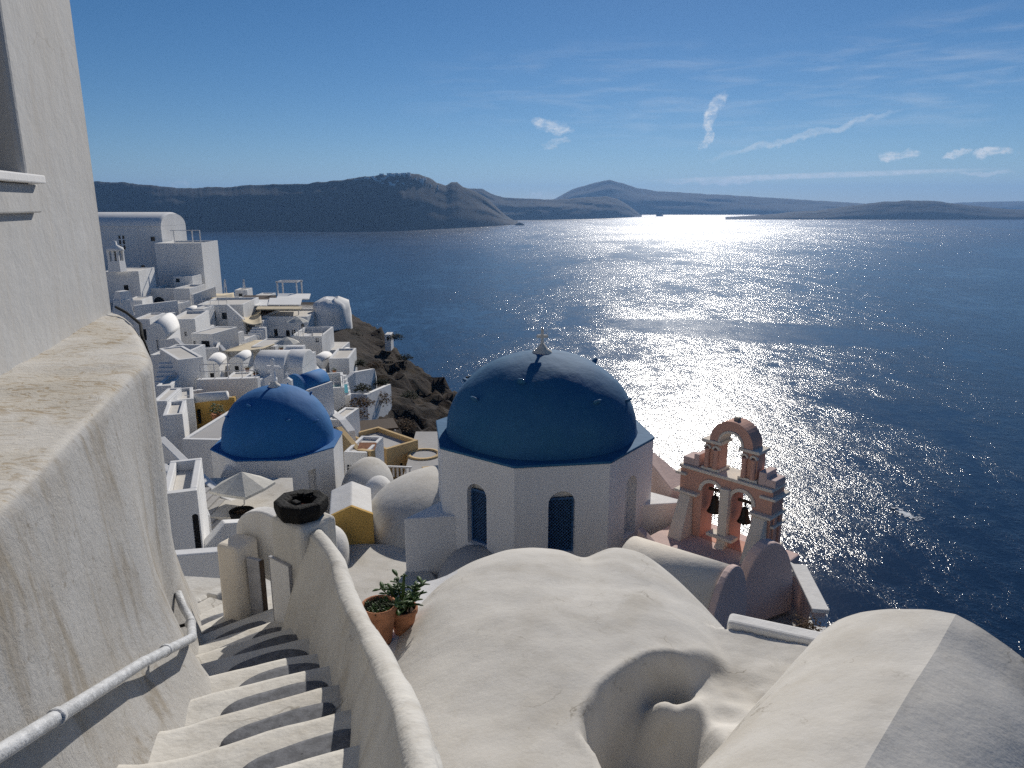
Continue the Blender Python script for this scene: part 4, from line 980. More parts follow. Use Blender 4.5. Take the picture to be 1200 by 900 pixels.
house('white house with a dark low opening beneath the barrel roofed house', 176, 338, 208, 360, 96, 5, -4, [(.14, .05, .42, .5, 'a')])
house('tall white block right of the house with the dark low opening', 207, 338, 226, 375, 94, 5, 0, [])
wall('white terrace wall rising to the right under the tall plain annex', [(225, 345, 372, 93), (251, 336, 360, 97)], .4, ext=4)
house('white house with a sloping chimney block and narrow dark doorway beside the weathered wall', 128, 318, 166, 360, 92, 6, 8, [(.52, .02, .14, .6, 'd')], par=.1)
def chimney(label, px, py, Y, h, w):
    p = at(px, py, Y); r = thing('chimney', label, 'chimney', (p.x, Y, p.z))
    MB().box((0, 0, h * .18), (w, w, h * .36), taper=.9).build('base', 'white_far', r)
    for sx in (-1, 0, 1):
        for sy in (-1, 1): MB().box((sx * w * .36, sy * w * .36, h * .53), (w * .18, w * .18, h * .34)).build('slot_post', 'white_far', r)
    MB().box((0, 0, h * .53), (w * .45, w * .45, h * .336)).build('core', 'dark', r)
    MB().lathe([(w * .66, 0), (w * .60, h * .1), (w * .2, h * .2), (w * .17, h * .32), (.001, h * .34)], 12, Matrix.Translation((0, 0, h * .701))).build('cap', 'white_far', r)
chimney('tall slotted white chimney with a pointed cap before the barrel roofed house', 138, 318, 91, 3.6, 1.55)
p = at(145, 372, 70); l = MB()
for k, (dx, dz, s) in enumerate(((0, 1.0, 1.5), (.2, 2.0, 1.1))): l.box((dx, 0, dz), (s * 1.25, s, s), Matrix.Rotation(.6 * k, 4, 'Z'), taper=.72)
l.box((0, 0, -1.2), (1.9, 1.6, 3)); tag(l.build('chimney_block', 'white_far', None, (p.x, 70, p.z), .5), 'bulky many sided white chimney block peeping over the flaking ledge', 'chimney')
wall('wide white yard wall right of the bulky chimney block', [(157, 358, 385, 82), (207, 352, 380, 86)], .4, ext=3)
wall('lower white yard wall with a post beside the small vaulted house', [(172, 370, 392, 74), (205, 366, 386, 76)], .4, ext=3)
house('white house with a flat front and a corner chimney slot above the canopy', 205, 374, 232, 418, 70, 6, 10, [(.52, .55, .10, .12, 'w')], par=.3)
house('small white house with a barrel roof and one slit window in its rounded end', 177, 398, 197, 425, 60, 6, 14, [(.46, .55, .10, .45, 'w')], 'gable', top=1.45)
house('white porch with a flat canopy and deep dark doorway', 226, 391, 253, 424, 64, 4, -12, [(.44, .05, .40, .70, 'd'), (.06, .55, .14, .18, 'w')], par=.1)
wall('sloping white stair wall below the house with the chimney slot', [(196, 398, 425, 58), (206, 396, 424, 57), (222, 411, 428, 56), (233, 413, 430, 56)], .35)
house('white court with a grey back wall and small steps, close beside the weathered wall', 181, 416, 218, 460, 50, 4, 0, [], par=.6, roofmat='roof_grey')
s_ = thing('small_steps', 'small grey white steps rising inside the court beside the weathered wall', 'steps', at(197, 452, 47))
for k in range(6): MB().box((-.05 * k, .33 * k - .6, .24 * k), (1.3, .42, .26)).build('step', 'white_far', s_)
house('sunlit white house with an arched niche in its side, left of the long wall', 218, 420, 240, 472, 47, 5, 38, [(.52, .05, .34, .5, 'n')], par=.1)
# --- the middle of the village
house('white house with two windows and an arched doorway on the left of the terraces', 236, 357, 288, 402, 86, 7, 4,
      [(.20, .60, .06, .26, 'w'), (.33, .58, .06, .26, 'w'), (.52, .62, .11, .17, 'w'), (.62, .03, .24, .30, 'A')])
wall('slanting white stair rail on the front of the two windowed house', [(266, 356, 372, 84.6), (286, 374, 386, 84.2)], .35, ext=1)
awning('double cream canvas shade at the top of the village behind the two windowed house', [(246, 356, 90), (276, 356, 90), (274, 343, 100), (249, 344, 100)], (0, 1), sag=.2)
awning('cream sail cloth sloping down beside the dark terrace', [(284, 377, 82), (307, 380, 82), (305, 362, 92), (283, 362, 92)], (0, 1), sag=.5, ph=1.6)
house('wide white building with three dark doors below the dark roofed terrace', 309, 371, 362, 398, 88, 7, 0,
      [(.24, .02, .08, .44, 'd'), (.50, .02, .09, .40, 'A'), (.63, .02, .09, .42, 'A'), (.85, .40, .07, .30, 'a')], par=.25)
tr = thing('covered_terrace', 'restaurant terrace under flat white and wooden slat roofs at the top of the village', 'terrace', at(320, 372, 95))
o = at(320, 372, 95)
def tp(px, py, Y): return at(px, py, Y) - o
MB().prism([(tp(282, 372, 90)).xy, (tp(350, 372, 90)).xy, (tp(352, 366, 100)).xy, (tp(284, 366, 100)).xy], -2.5, -.12).build('floor', 'grey', tr)
MB().box(tp(314, 366, 99.5), (8.4, .3, 2.5)).build('back_wall', 'wood', tr)
for (x0, y0, x1, y1, Ya, Yb, mt) in ((276, 358, 314, 351, 91, 96, 'white_far'), (314, 357, 352, 349, 91, 96, 'white_far'), (284, 352, 322, 346, 96.5, 101, 'wood'), (324, 350, 362, 344, 96.5, 102, 'white_far'), (300, 362, 352, 359, 88.5, 90.5, 'canvas')):
    a, b, c, d = tp(x0, y0, Ya), tp(x1, y0, Ya), tp(x1 + 2, y1, Yb), tp(x0 + 2, y1, Yb)
    m = MB(); m.add([a, b, c, d] + [v - Vector((0, 0, .14)) for v in (a, b, c, d)], [(0, 1, 2, 3), (7, 6, 5, 4), (0, 4, 5, 1), (1, 5, 6, 2), (2, 6, 7, 3), (3, 7, 4, 0)]); m.build('roof_panel', mt, tr)
for px in (284, 305, 327, 350): MB().tube([tp(px, 376, 90.8), tp(px, 358, 90.8)], .07, 6).build('post', 'white_wood', tr)
random.seed(8)
for k in range(7):
    q = tp(random.uniform(290, 345), 370, random.uniform(92, 98)); MB().box((q.x, q.y, q.z + .3), (.9, .9, .06)).build('table', 'wood', tr); MB().box((q.x, q.y, q.z), (.1, .1, .6)).build('table_leg', 'wood', tr)
pg = thing('pergola', 'small white pergola arch standing alone against the sea', 'pergola', at(340, 344, 103))
for dx in (-1.35, 1.35):
    for dy in (-.8, .8): MB().box((dx + .15 * dy, dy, .8), (.17, .17, 1.75)).build('post', 'white_wood', pg)
for dy in (-.8, .8): MB().box((.15 * dy, dy, 1.72), (3.1, .17, .2)).build('beam', 'white_wood', pg)
for dx in (-1.35, 1.35): MB().box((dx, 0, 1.73), (.15, 1.42, .16)).build('side_beam', 'white_wood', pg)
# whitewashed bastion of rock
b = MB(); P = []; c0 = at(380, 385, 90)
for i in range(15):
    t = i / 14; row = []
    for j in range(26):
        a = pi + 2 * pi * j / 25; rr = (1.0 - .28 * t ** 1.5) if t < .93 else (1.0 - .28 * t ** 1.5) * (1 - (t - .93) / .07 * .55)
        n_ = 1 + .20 * fbm(cos(a) * 1.6, sin(a) * 1.6, t * 1.6, 5)
        row.append((3.0 * rr * n_ * cos(a), 4.2 * rr * n_ * sin(a), -6.0 + 9.3 * t + .35 * fbm(cos(a) * 2, sin(a) * 2, 9, 3)))
    P.append(row)
b.grid(P); b.add([(v[0], v[1], v[2]) for v in P[-1][:-1]], [tuple(range(25))]); tag(b.build('bastion', 'white_far', None, (c0.x, 94, c0.z)), 'rounded whitewashed rock bastion at the village edge, above the dark cliff', 'rock')
house('white block with a railed roof terrace in front of the whitewashed bastion', 343, 394, 379, 430, 74, 6, 2, [(.80, .80, .1, .13, 'w')], par=.55)
house('low white block with a cream roof between the bastion and the railed terrace', 377, 410, 399, 424, 78, 5, 0, [], par=.05)
wall('long low white parapet at the cliff edge right of the railed block', [(376, 419, 428, 70), (409, 412, 424, 76)], .3)
house('white cube at the cliff edge below the low parapet', 387, 420, 410, 445, 66, 5, 4, [], par=.2)
awning('large cream canvas over the courtyard in the middle of the village', [(258, 413, 61), (305, 410, 61), (342, 395, 74), (298, 399, 72)], (0, 1), sag=.15, ph=2.2)
house('white courtyard house with an arched doorway under the large canvas', 258, 411, 298, 440, 66, 4, 3, [(.32, .20, .27, .50, 'A')], par=.1)
house('blank white cube under the right end of the large canvas', 297, 406, 325, 436, 65, 4, 0, [], par=.1)
wall('low white wall across the courtyard below the large canvas', [(256, 428, 440, 59), (284, 427, 440, 59)], .35)
house('white cottage left of the large canvas with a slanted parapet', 236, 408, 258, 446, 62, 4, 18, [(.62, .25, .22, .3, 'd')], par=.3)
wall('slanted white stair wall like a chute right of the large canvas', [(344, 412, 428, 68), (362, 434, 444, 60)], .5)
wall('second slanted white stair wall beside the chute', [(358, 416, 430, 70), (376, 438, 450, 62)], .5)
house('white half barrel roof just behind the small blue church', 299, 432, 334, 456, 50, 3.2, 0, [], 'ridge', top=1.0)
house('second white half barrel roof right behind the small blue church', 334, 431, 356, 456, 50.5, 3.2, 0, [], 'ridge', top=1.0)
sc = thing('small_church', 'small church with a deep blue barrel roof peeping above the ultramarine dome', 'church', at(345, 456, 44), radians(-24))
n = 18; MB().profile([(-.72 * cos(pi * i / n), .78 * sin(pi * i / n)) for i in range(n + 1)], .2, 2.6).build('roof', 'dome_blue', sc)
MB().profile([(-.82 * cos(pi * i / n), .95 * sin(pi * i / n)) for i in range(n + 1)], 0, .22, smooth=False).build('front_gable', 'dome_blue', sc)
MB().box((.05, 1.35, -2.0), (1.7, 2.6, 3.99)).build('wall', 'white_clean', sc)
def belfry(label, px, py, Y, h, w):
    p = at(px, py, Y); r = thing('belfry', label, 'belfry', (p.x, Y, p.z)); MB().slab(w, h * .72, .3, [(w * .3, h * .25, w * .4, h * .35, True)], x0=0).build('wall', 'white_clean', r, (-w / 2, 0, 0))
    MB().profile([(-w / 2, h * .722), (w / 2, h * .722), (0, h * .92)], 0, .3, smooth=False).build('gable', 'white_clean', r); cross('cross', 'white_clean', h * .28, h * .2, .07, r, (0, .15, h * .9))
belfry('small white open belfry left of the deep blue barrel roof', 318, 461, 43, 1.25, .72)
belfry('second narrow white belfry in front of the deep blue barrel roof', 337, 460, 42, 1.0, .55)
wall('long plain white wall behind the ultramarine dome', [(232, 444, 476, 46), (303, 442, 474, 46)], .5)
house('grey roofed white house left of the ultramarine dome, its long side wall in shade', 216, 515, 262, 548, 35, 8, -4, [], par=.12, roofmat='roof_grey')
house('ochre yellow terrace wall with plants behind the grey roofed house', 231, 467, 276, 496, 43, .6, 10, [(.05, .0, .10, .6, 'd')], mat='yellow', par=.05, cat='wall', name='terrace_wall')
rb = at(243, 466, 41.5); m = MB(); m.tube([Vector((-1.3, 0, -.12)), Vector((0, .1, .03)), Vector((1.15, .1, .12))], .28, 12); tag(m.build('rolled_coping', 'white', None, rb), 'rounded white coping in front of the ochre terrace wall', 'coping')
pt = at(254, 492, 41.5); pp = thing('potted_shrub', 'red potted shrub against the ochre terrace wall', 'potted plant', (pt.x, pt.y, pt.z - .1)); pot(MB(), .28, .5).build('pot', 'terracotta', pp)
def bush(mb, rad, n, sz, flat=.8):
    for i in range(n):
        v = Vector((random.gauss(0, 1), random.gauss(0, 1), random.gauss(0, 1))); v = v.normalized() * rad * random.random() ** .4; v.z = abs(v.z) * flat + .02
        a = random.uniform(0, 6.28); leaf(mb, v, Vector((cos(a), sin(a), random.uniform(-.3, 1))), random.uniform(.6, 1.2) * sz, sz * .55, sz * .08)
    return mb
bs = bush(MB(), .5, 150, .16, 1.3); [setattr(v, 'z', v.z + .5) for v in bs.v]; bs.build('foliage', 'leaf', pp, weld=False)
# pool house and the planted terraces at the cliff edge
ph = house('white house with a green plunge pool set in its roof terrace', 368, 455, 404, 480, 50, 5, 14, [], par=.7)
q = ph; MB().box((.35, 2.1, 4.2 + .95), (2.1, 2.6, .04)).build('pool', 'pool', ph)
wall('white wall behind the plunge pool', [(360, 443, 460, 56), (400, 440, 455, 57)], .4)
house('white cube left of the plunge pool with a shadowed side', 352, 446, 368, 470, 53, 4, 0, [], par=.1)
wall('white planter wall along the cliff edge, the lower one with a gentle slope', [(396, 460, 474, 56), (428, 462, 474, 58), (456, 450, 462, 66)], .35, ext=4)
wall('upper white planter wall stepping along the cliff edge', [(404, 444, 458, 60), (414, 436, 456, 61), (437, 432, 447, 66), (441, 442, 450, 66)], .35, ext=4)
for i, (px, py, Y, rad, lb_) in enumerate(((425, 458, 59.5, .8, 'dark green shrub in the planter between the two cliff edge walls'), (447, 451, 65.5, .7, 'low dark shrub at the right end of the lower planter wall'), (422, 428, 70, .7, 'green plants in the roof planter above the upper planter wall'), (412, 395, 92, 1.6, 'black green bush in the shade right of the whitewashed bastion'))):
    p = at(px, py, Y); tag(bush(MB(), rad, 260, .22).build('shrub', 'scrub', None, p, weld=False), lb_, 'shrub')
# --- left of the ultramarine church: stairs between white walls
house('white house with a tall dark doorway at the foot of the long shaded stair', 200, 577, 236, 648, 19.5, 3, 20, [(.78, .0, .18, .62, 'A')], par=.35, ext=1)
wall('long white stair wall running down to the right behind the tall doorway house', [(188, 512, 560, 30), (225, 548, 590, 28.5), (262, 580, 606, 27), (300, 596, 612, 26)], .35)
wall('lower white stair wall running parallel in front of the long one', [(190, 544, 600, 25), (212, 562, 610, 24.5), (236, 592, 640, 23.5), (241, 605, 640, 23)], .3)
st = thing('long_stair', 'long shaded stair between the two white stair walls, left of the parasol', 'steps', at(262, 612, 25))
o2 = at(262, 612, 25)
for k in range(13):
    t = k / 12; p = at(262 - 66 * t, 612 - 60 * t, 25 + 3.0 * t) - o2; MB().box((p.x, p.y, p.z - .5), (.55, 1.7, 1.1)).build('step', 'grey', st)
house('white cube with a narrow ledge upper left of the long stair', 196, 486, 216, 520, 36, 3, 20, [], par=.2)
house('slim sunlit white block between the cube and the grey roofed house', 212, 468, 230, 512, 40, 3, 24, [], par=.2)
house('small white block touching the weathered wall above the stair', 184, 470, 200, 512, 38, 3, 10, [], par=.1)
wall('low curved white wall below the parasol', [(236, 640, 662, 20), (262, 611, 650, 20.5), (300, 609, 640, 21), (332, 610, 635, 21.5)], .35)
wall('straight low white wall in front of the tall doorway house', [(198, 648, 690, 15.2), (300, 640, 680, 15.6)], .3)
wall('wide white parapet around the parasol terrace', [(300, 590, 600, 27.5), (330, 594, 606, 26.5), (352, 590, 606, 26)], .4)
tf = MB(); tf.prism([at(236, 604, 25).xy, at(345, 604, 25).xy, at(345, 590, 29).xy, at(250, 590, 29).xy], -13.6, at(290, 606, 25).z); tag(tf.build('parasol_terrace', 'roof_white'), 'small paved terrace carrying the parasol and the dark planter', 'terrace')
fl2 = MB(); fl2.prism([(-5.6, 8.0), (-3.2, 6.9), (-3.0, 8.0), (-3.1, 9.3), (-5.6, 9.6)], -9.5, -5.2); tag(fl2.build('lower_yard', 'stain'), 'lower plaster yard beside the foot of the worn steps', 'yard')
random.seed(4)
rb = MB()
for k in range(26): rb.box((random.gauss(0, .35), random.gauss(0, .3), random.uniform(0, .12)), [random.uniform(.06, .2)] * 3, Matrix.Rotation(random.uniform(0, 3), 4, 'Z'))
kind(tag(rb.build('rubble', 'stain', None, atz(238, 722, -5.2), bevel=.02), 'broken plaster rubble lying in the lower yard', 'rubble'), 'stuff')
# parasol and its planter
p = at(288, 606, 26.2); um = thing('parasol', 'off-white open parasol on a thin pole left below the ultramarine dome', 'parasol', (p.x, 26.2, p.z - .1), radians(24))
MB().tube([Vector((0, 0, -.1)), Vector((0, 0, 1.75))], .03, 8).build('pole', 'white_wood', um)
n = 8; apex = Vector((0, 0, 1.98)); cv = MB(); rim = []
for k in range(n):
    a = 2 * pi * k / n; rr = 1.20 if k % 2 == 0 else 1.02
    rim.append(Vector((rr * cos(a), rr * sin(a), 1.38 + (.06 if k % 2 else 0))))
for k in range(n):
    a, b = rim[k], rim[(k + 1) % n]; cv.add([apex, a, b, a - Vector((0, 0, .10)), b - Vector((0, 0, .10))], [(0, 1, 2), (1, 3, 4, 2)])
cv.build('canopy', 'umbrella', um); 
for k in range(0, n, 1): MB().tube([Vector((0, 0, 1.9)), rim[k] * .97 + Vector((0, 0, .02))], .012, 5).build('rib', 'white_wood', um)
p = at(283, 598, 25.2); pp = thing('planter', 'round dark planter bowl beside the parasol pole', 'planter', (p.x, 25.2, p.z - .35)); MB().lathe([(.26, 0), (.40, .1), (.46, .34), (.41, .36), (.34, .25), (.001, .2)], 20).build('bowl', 'black', pp)
bush(MB(), .26, 60, .1, .4).build('plants', 'dryleaf', pp, (0, 0, .22), weld=False)
# --- the sand coloured houses below, between the two domes
yh = house('sand coloured house with a grey flat roof terrace below the dark cliff', 457, 521, 489, 557, 45, 4.4, 46, [(.40, .0, .11, .42, 'd'), (.66, .0, .11, .42, 'd')], mat='sand', par=.35, roofmat='roof_grey')
wall('sand coloured stair wall descending right of the ultramarine church', [(397, 500, 530, 42), (420, 526, 548, 40), (437, 528, 548, 39)], .35, mat='sand')
tl_ = at(430, 524, 40.2); tt = MB(); tt.box((0, 0, 0), (1.0, .8, .1), Matrix.Rotation(.3, 4, 'X')); tag(tt.build('tiled_hood', 'terracotta', None, tl_), 'small orange clay hood at the end of the sand coloured stair wall', 'roof')
house('white block with orange pots right beside the ultramarine church', 404, 530, 432, 560, 39, 3, -8, [(.1, .2, .2, .3, 'w')], par=.2)
tb = thing('round_tub', 'round sand coloured stone tub on the terrace right of the sand coloured house', 'tub', at(497, 541, 45)); MB().lathe([(1.15, -1.2), (1.12, .55), (.88, .58), (.86, .15), (.001, .12)], 26).build('rim', 'sand', tb); MB().lathe([(.85, .3), (.001, .3)], 20).build('water', 'glass', tb)
wall('thick rounded sand coloured wall behind the round tub', [(489, 513, 522, 50), (512, 514, 524, 50), (516, 522, 530, 49)], .7, mat='sand')
wall('low sand coloured wall near the round tub at the edge of the big church', [(495, 548, 560, 41), (520, 546, 558, 41.5)], .4, mat='sand')
tf = MB(); tf.prism([at(470, 556, 40).xy, at(525, 556, 40).xy, at(530, 525, 50).xy, at(488, 525, 50).xy], -19, at(500, 552, 42).z); tag(tf.build('tub_terrace', 'grey'), 'grey paved terrace around the round tub', 'terrace')
bl = thing('balustrade', 'short white balustrade in front of the sand coloured house', 'railing', at(466, 559, 40.5), radians(-6))
for k in range(7): MB().box((-.75 + .25 * k, 0, .3), (.09, .09, .6)).build('baluster', 'white_wood', bl)
MB().box((0, 0, .64), (1.75, .14, .09)).build('rail', 'white_wood', bl)
wall('grey stone steps wall under the plunge pool house', [(384, 478, 500, 47), (402, 492, 512, 45), (412, 505, 520, 44)], .5)
ft = thing('flat_hut', 'low hut with a dark roof and pale frame above the sand coloured house', 'hut', at(440, 512, 54), radians(18))
MB().box((0, 1.2, -.6), (3.2, 2.4, 2.2)).build('wall', 'stone', ft); MB().box((0, 1.2, .58), (3.6, 2.8, .14)).build('roof', 'wood', ft)
for dx in (-1.5, 1.5): MB().box((dx, -.35, -.3), (.12, .12, 1.7)).build('post', 'white_wood', ft)
hu = house('tiny white hut alone on the dark cliff crest', 451, 392, 458, 400, 88, 2, 0, [(.35, .1, .3, .6, 'd')], par=.05, ext=1.2, name='hut', cat='hut')
random.seed(21)
for i, (px, py, Y, rad, lb_, mt) in enumerate(((464, 396, 88, 1.0, 'dark bush beside the tiny hut on the cliff crest', 'scrub'), (413, 488, 50, 1.3, 'dry brown bush at the cliff foot below the planter wall', 'dryleaf'), (424, 474, 55, 1.1, 'dry brown bush just under the lower planter wall', 'dryleaf'), (398, 492, 48, 1.1, 'dark dry bush right of the plunge pool house', 'scrub'), (446, 470, 62, 1.3, 'large brown bush on the slope below the planter end', 'dryleaf'), (440, 430, 76, 1.1, 'brown bush on the cliff right of the upper planter', 'dryleaf'), (480, 470, 70, 1.0, 'dark bush halfway up the rocky spur', 'scrub'), (470, 500, 58, 1.2, 'dark bush above the sand coloured house', 'dryleaf'), (446, 568, 35, .7, 'dry brown plants beside the white balustrade', 'dryleaf'), (475, 420, 85, 1.0, 'small dark bush on the spur below the tiny hut', 'scrub'))):
    q = at(px, py, Y); q.z = max(q.z, ground_z(q.x, q.y)) if q.z < ground_z(q.x, q.y) + 2.5 else q.z
    tag(bush(MB(), rad, 300, .24, .75).build('shrub', mt, None, q - Vector((0, 0, .15)), weld=False), lb_, 'shrub')
# --- more of the crowded slope
house('small white room with a blue green door on the step above the long plain wall', 262, 447, 286, 462, 48.5, 3, 6, [(.3, .0, .2, .7, 'd'), (.66, .4, .16, .3, 'w')], par=.12)
house('white house with a little window squeezed between the canopy porch and the canvas cottage', 247, 396, 266, 424, 68, 4, -6, [(.5, .4, .2, .25, 'w')], par=.2)
house('narrow white stair tower left of the wide building with three dark doors', 300, 376, 310, 402, 86, 3, 0, [(.3, .1, .4, .4, 'd')], par=.1)
house('white vaulted room with a rounded end just below the dark cliff bush', 398, 424, 414, 440, 70, 4, 10, [(.35, .1, .3, .5, 'd')], 'gable', top=.7)
house('low white cube in front of the two half barrel roofs, left side', 282, 448, 300, 460, 47.5, 2.5, -8, [], par=.1)
house('white house with twin windows under the chute stair wall', 330, 414, 348, 432, 63, 4, 4, [(.2, .35, .2, .35, 'w'), (.6, .35, .2, .35, 'w')], par=.15)
house('small barrel roofed white room at the foot of the canvas cottage', 240, 430, 258, 448, 56, 3.5, 12, [(.4, .1, .24, .5, 'd')], 'gable', top=.5)
house('grey white cube with a dark doorway between the two yard walls far left', 160, 374, 178, 400, 66, 4, 6, [(.4, .05, .3, .5, 'd')], par=.15)
house('white terrace room with a wide dark window under the double cream shade', 246, 352, 272, 362, 96, 4, 0, [(.15, .2, .5, .5, 'w')], par=.1)
house('white lookout cube on the highest terrace beside the two masts', 276, 340, 290, 350, 106, 3, 5, [(.3, .2, .3, .4, 'w')], par=.1)
house('small white house tucked behind the ochre terrace wall', 238, 456, 262, 470, 46.5, 2.5, 0, [(.6, .1, .2, .5, 'd')], par=.1)
random.seed(17)
for px, py, Y, lb_ in ((268, 478, 44, 'small clay pot with a green tuft at the right end of the ochre terrace wall'), (300, 442, 50, 'small green potted plant at the right end of the long plain wall'), (330, 412, 66, 'small potted plant beside the blank cube under the canvas'), (375, 444, 55, 'small orange potted plant behind the plunge pool house'), (392, 438, 60, 'small clay pot on the terrace below the cliff edge cube'), (290, 436, 58, 'small clay pot on the low wall under the large canvas')):
    q = at(px, py, Y); pp = thing('flower_pot', lb_, 'flower pot', q, group='flower pots on the village terraces')
    pot(MB(), .17, .32).build('pot', 'terracotta', pp); bush(MB(), .26, 50, .12, .9).build('plant', 'leaf', pp, (0, 0, .28), weld=False)
wall('white parapet climbing in steps beside the slim sunlit block', [(216, 470, 490, 42), (222, 458, 480, 44), (236, 456, 476, 45)], .3)
wall('slanted white wall between the canvas cottage and the courtyard', [(258, 404, 430, 63), (270, 418, 434, 62)], .3)
wall('zigzag white parapet under the wide building with three dark doors', [(308, 399, 412, 84), (326, 403, 416, 82), (346, 400, 414, 82)], .3)
wall('low white parapet along the terrace of the two windowed house', [(234, 400, 414, 80), (262, 405, 416, 78), (286, 402, 414, 80)], .3)
wall('curved white parapet right of the half barrel roofs', [(356, 432, 452, 56), (366, 440, 456, 54), (380, 439, 454, 55)], .3)
wall('short white parapet stepping down left of the plunge pool house', [(350, 462, 480, 47), (360, 470, 484, 46), (370, 472, 486, 46)], .3)
wall('white stair cheek wall at the end of the long plain wall', [(296, 432, 446, 53), (312, 444, 456, 50)], .3)
wall('small white retaining wall below the cliff edge cube', [(384, 446, 462, 60), (402, 444, 458, 62)], .3)
for lb_, px, py, Y, n_, dx_, dy_ in (('narrow white steps climbing beside the two windowed house', 292, 402, 80, 7, .1, .42), ('white steps rising right of the courtyard under the canvas', 330, 430, 60, 7, .12, .4), ('little white steps below the cliff edge cube', 402, 462, 57, 6, -.15, .4)):
    stp = thing('small_steps', lb_, 'steps', at(px, py, Y))
    for k in range(n_): MB().box((dx_ * k, dy_ * k - .6, .22 * k - .6), (1.5, .5, 1.5)).build('step', 'white_far', stp)
for a in (
    ('little white house with a door under the sloping chimney block house', 150, 352, 168, 372, 84, 4, 10, [(.4, .05, .24, .5, 'd')], 'flat'),
    ('white stepped room right of the white house with the dark low opening', 196, 356, 210, 372, 88, 3, -6, [(.3, .35, .3, .3, 'w')], 'flat'),
    ('tiny barrel roofed room in front of the tall white block', 214, 366, 226, 380, 84, 3, 6, [(.35, .1, .3, .5, 'd')], 'gable'),
    ('white room with a low window at the right foot of the white terrace wall', 228, 362, 240, 378, 82, 3, 0, [(.25, .3, .4, .35, 'w')], 'flat'),
    ('small white room leaning on the two windowed house, lower left corner', 232, 386, 244, 402, 76, 3, 8, [(.35, .0, .3, .6, 'd')], 'flat'),
    ('white room with two dark slits below the arched doorway of the two windowed house', 268, 398, 288, 412, 76, 3, -4, [(.2, .25, .12, .5, 'w'), (.6, .25, .12, .5, 'w')], 'flat'),
    ('white vaulted cell under the left post of the large canvas', 270, 424, 286, 438, 58, 3, 4, [(.35, .1, .3, .55, 'd')], 'gable'),
    ('low white kitchen block behind the second half barrel roof', 344, 420, 360, 434, 60, 3, 0, [(.3, .3, .35, .35, 'w')], 'flat'),
    ('white cell with a rounded end at the foot of the railed roof terrace block', 362, 424, 378, 440, 66, 3, -6, [(.38, .1, .26, .5, 'd')], 'gable'),
    ('slender white house with a tall window beside the sunlit house with the arched niche', 204, 444, 219, 470, 48, 3, 8, [(.35, .4, .3, .35, 'w')], 'flat'),
    ('white shed with a dark door under the court with the small steps', 186, 452, 202, 474, 44, 3, 12, [(.4, .0, .28, .6, 'd')], 'flat'),
    ('small white cell behind the round dark planter', 262, 560, 280, 584, 30, 2.2, 14, [(.35, .1, .3, .6, 'd')], 'gable'),
    ('low white room left of the sand coloured stair wall', 384, 492, 402, 512, 45, 3, -10, [(.4, .2, .26, .4, 'w')], 'flat'),
    ('flat white house with a wide dark window on the highest terrace edge', 300, 346, 316, 354, 104, 3, 0, [(.15, .25, .6, .4, 'w')], 'flat')):
    house(*a[:9], roof=a[9], par=.12, top=.42)
# railings, chairs and tables that crowd the terraces
def railing(label, x0, y0, Y0, x1, y1, Y1, h=.95):
    a, b = at(x0, y0, Y0), at(x1, y1, Y1); d = b - a; n = max(3, int(d.length / .8)); r = thing('railing', label, 'railing', a)
    for k in range(n + 1): MB().tube([d * (k / n), d * (k / n) + Vector((0, 0, h))], .03, 5).build('post', 'white_wood', r)
    for q in (.5, 1.0): MB().tube([Vector((0, 0, h * q)), d + Vector((0, 0, h * q))], .028, 5).build('rail', 'white_wood', r)
railing('white railing along the roof edge of the block before the bastion', 344, 394, 73.8, 378, 394, 73.8)
railing('white railing on the long plain wall behind the ultramarine dome', 236, 444, 46, 300, 442, 46)
railing('white railing along the top of the two windowed house', 237, 357, 86.2, 266, 357, 86.2)
railing('white railing in front of the plunge pool', 370, 455, 50.1, 402, 455, 50.6)
random.seed(12)
for lb_, px, py, Y in (('white sun lounger on the roof terrace of the railed block', 360, 396, 76), ('white sun lounger beside the plunge pool', 374, 452, 52.5), ('white sun lounger on the courtyard floor under the canvas', 312, 426, 63)):
    r = thing('sun_lounger', lb_, 'sun lounger', at(px, py, Y), random.uniform(-.6, .6))
    MB().box((0, 0, .28), (.65, 1.3, .10)).build('seat', 'white_wood', r); MB().box((0, .78, .5), (.65, .08, .6), Matrix.Rotation(-.5, 4, 'X')).build('backrest', 'white_wood', r)
    for sx in (-.26, .26):
        for sy in (-.5, .5): MB().box((sx, sy, .11), (.06, .06, .23)).build('leg', 'white_wood', r)
for lb_, px, py, Y in (('small cream parasol on the roof terrace of the railed block', 350, 396, 76), ('small cream parasol on the terrace left of the chute stair wall', 338, 424, 64)):
    r = thing('parasol', lb_, 'parasol', at(px, py, Y)); MB().tube([Vector((0, 0, 0)), Vector((0, 0, 2.2))], .03, 6).build('pole', 'white_wood', r)
    MB().lathe([(1.15, 1.75), (.6, 2.05), (.001, 2.3)], 8, smooth=False).build('canopy', 'umbrella', r)
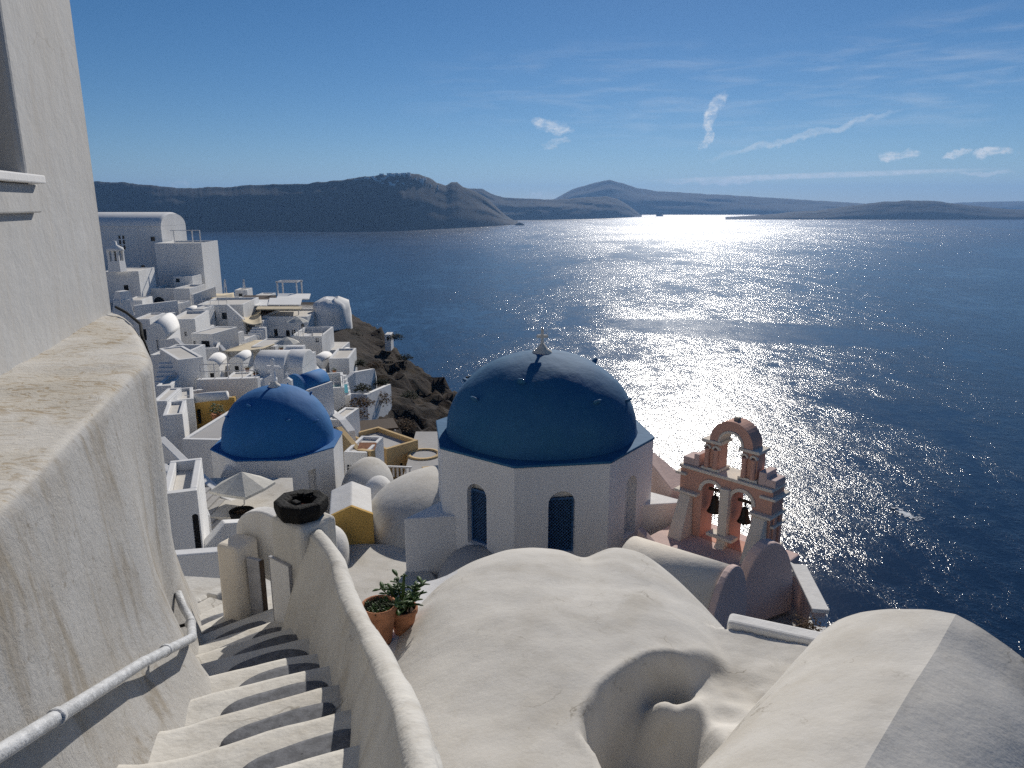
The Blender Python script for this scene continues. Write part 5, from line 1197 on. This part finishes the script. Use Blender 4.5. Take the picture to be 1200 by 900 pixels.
# two masts beyond the terraces, and craft on the water
for i, (px, lb_) in enumerate(((265, 'left of the two thin lattice masts beyond the village terraces'), (287, 'right of the two thin lattice masts beyond the village terraces'))):
    p = at(px, 345, 108); m = thing('mast', lb_, 'mast', p, group='masts beyond the terraces')
    for dx, dy in ((-.4, -.3), (.4, -.3), (0, .4)): MB().tube([Vector((dx, dy, -2.0)), Vector((dx * .15, dy * .15, 2.2))], .05, 5).build('leg', 'white_wood', m)
    for z in (-.9, .2, 1.2): MB().box((0, 0, z), (.75 - .13 * (z + .9) * 1.6, .5 - .1 * (z + .9), .06)).build('brace', 'white_wood', m)
def boat(label, px, py, L, rz, mat='white_wood'):
    q = atz(px, py, SEA); r = thing('motor_boat', label, 'boat', q, rz); rows = []
    for t in (-1, -.6, 0, .5, .85, 1):
        w = .30 * (1 - max(0, t) ** 2.2) * L / 2 + .02; rows.append([(t * L / 2, -w, L * .10), (t * L / 2, -w * .6, -.2), (t * L / 2, w * .6, -.2), (t * L / 2, w, L * .10)])
    h = MB().grid(rows); h.add([rr[0] for rr in rows] + [rr[3] for rr in rows][::-1], [tuple(range(12))]); h.add(rows[0], [(0, 1, 2, 3)]); h.build('hull', mat, r)
    MB().box((-.05 * L, 0, L * .15), (L * .35, L * .2, L * .12), taper=.8).build('cabin', 'white_wood', r); MB().box((0, 0, L * .17), (L * .2, L * .205, L * .04)).build('windscreen', 'dark', r)
    return r
boat('tiny white speedboat heading left with a white wake on the open water at right', 1050, 597, 4.6, radians(150))
boat('small dark boat on the water just left of the teal dome', 551, 442, 7, radians(20), 'black')
M['foam'] = plain('sea_foam', (.75, .78, .8), .8, .1, 1.0)
def wake():
    random.seed(1); mb = MB(); a, b = atz(1052, 598, SEA), atz(1078, 610, SEA); d = (b - a); n = Vector((-d.y, d.x, 0)).normalized()
    for i in range(260):
        t = random.random() ** 1.4; s = random.gauss(0, .35 + 1.6 * t) ; p = a + d * t + n * s; r = random.uniform(.25, .9) * (1.2 - .7 * t)
        mb.add([p + Vector((r * cos(q), r * .6 * sin(q), .12 + random.random() * .1)) for q in (0, 1, 2.1, 3.1, 4.2, 5.2)], [tuple(range(6))])
    kind(tag(mb.build('wake', 'foam', weld=False), 'broken white foam trailing behind the speedboat', 'wake'), 'stuff')
wake()
def ship():
    q = atz(773, 253.5, SEA); r = thing('ferry', 'dark ferry far off on the glittering horizon in front of the mountain', 'ship', q, radians(8)); k = 1.0
    rows = []
    for t in (-1, -.7, 0, .6, .9, 1):
        w = 10 * (1 - max(0, t) ** 3) + .1; rows.append([(t * 45, -w, 14), (t * 44, -w * .7, -2), (t * 44, w * .7, -2), (t * 45, w, 14)])
    h = MB().grid(rows); h.add([rr[0] for rr in rows] + [rr[3] for rr in rows][::-1], [tuple(range(12))]); h.build('hull', 'black', r)
    MB().box((-5, 0, 21), (66, 17, 14)).build('superstructure', 'far_rock', r); MB().box((8, 0, 31), (30, 15, 7)).build('bridge', 'far_rock', r); MB().box((-18, 0, 34), (9, 7, 12)).build('funnel', 'black', r)
ship()
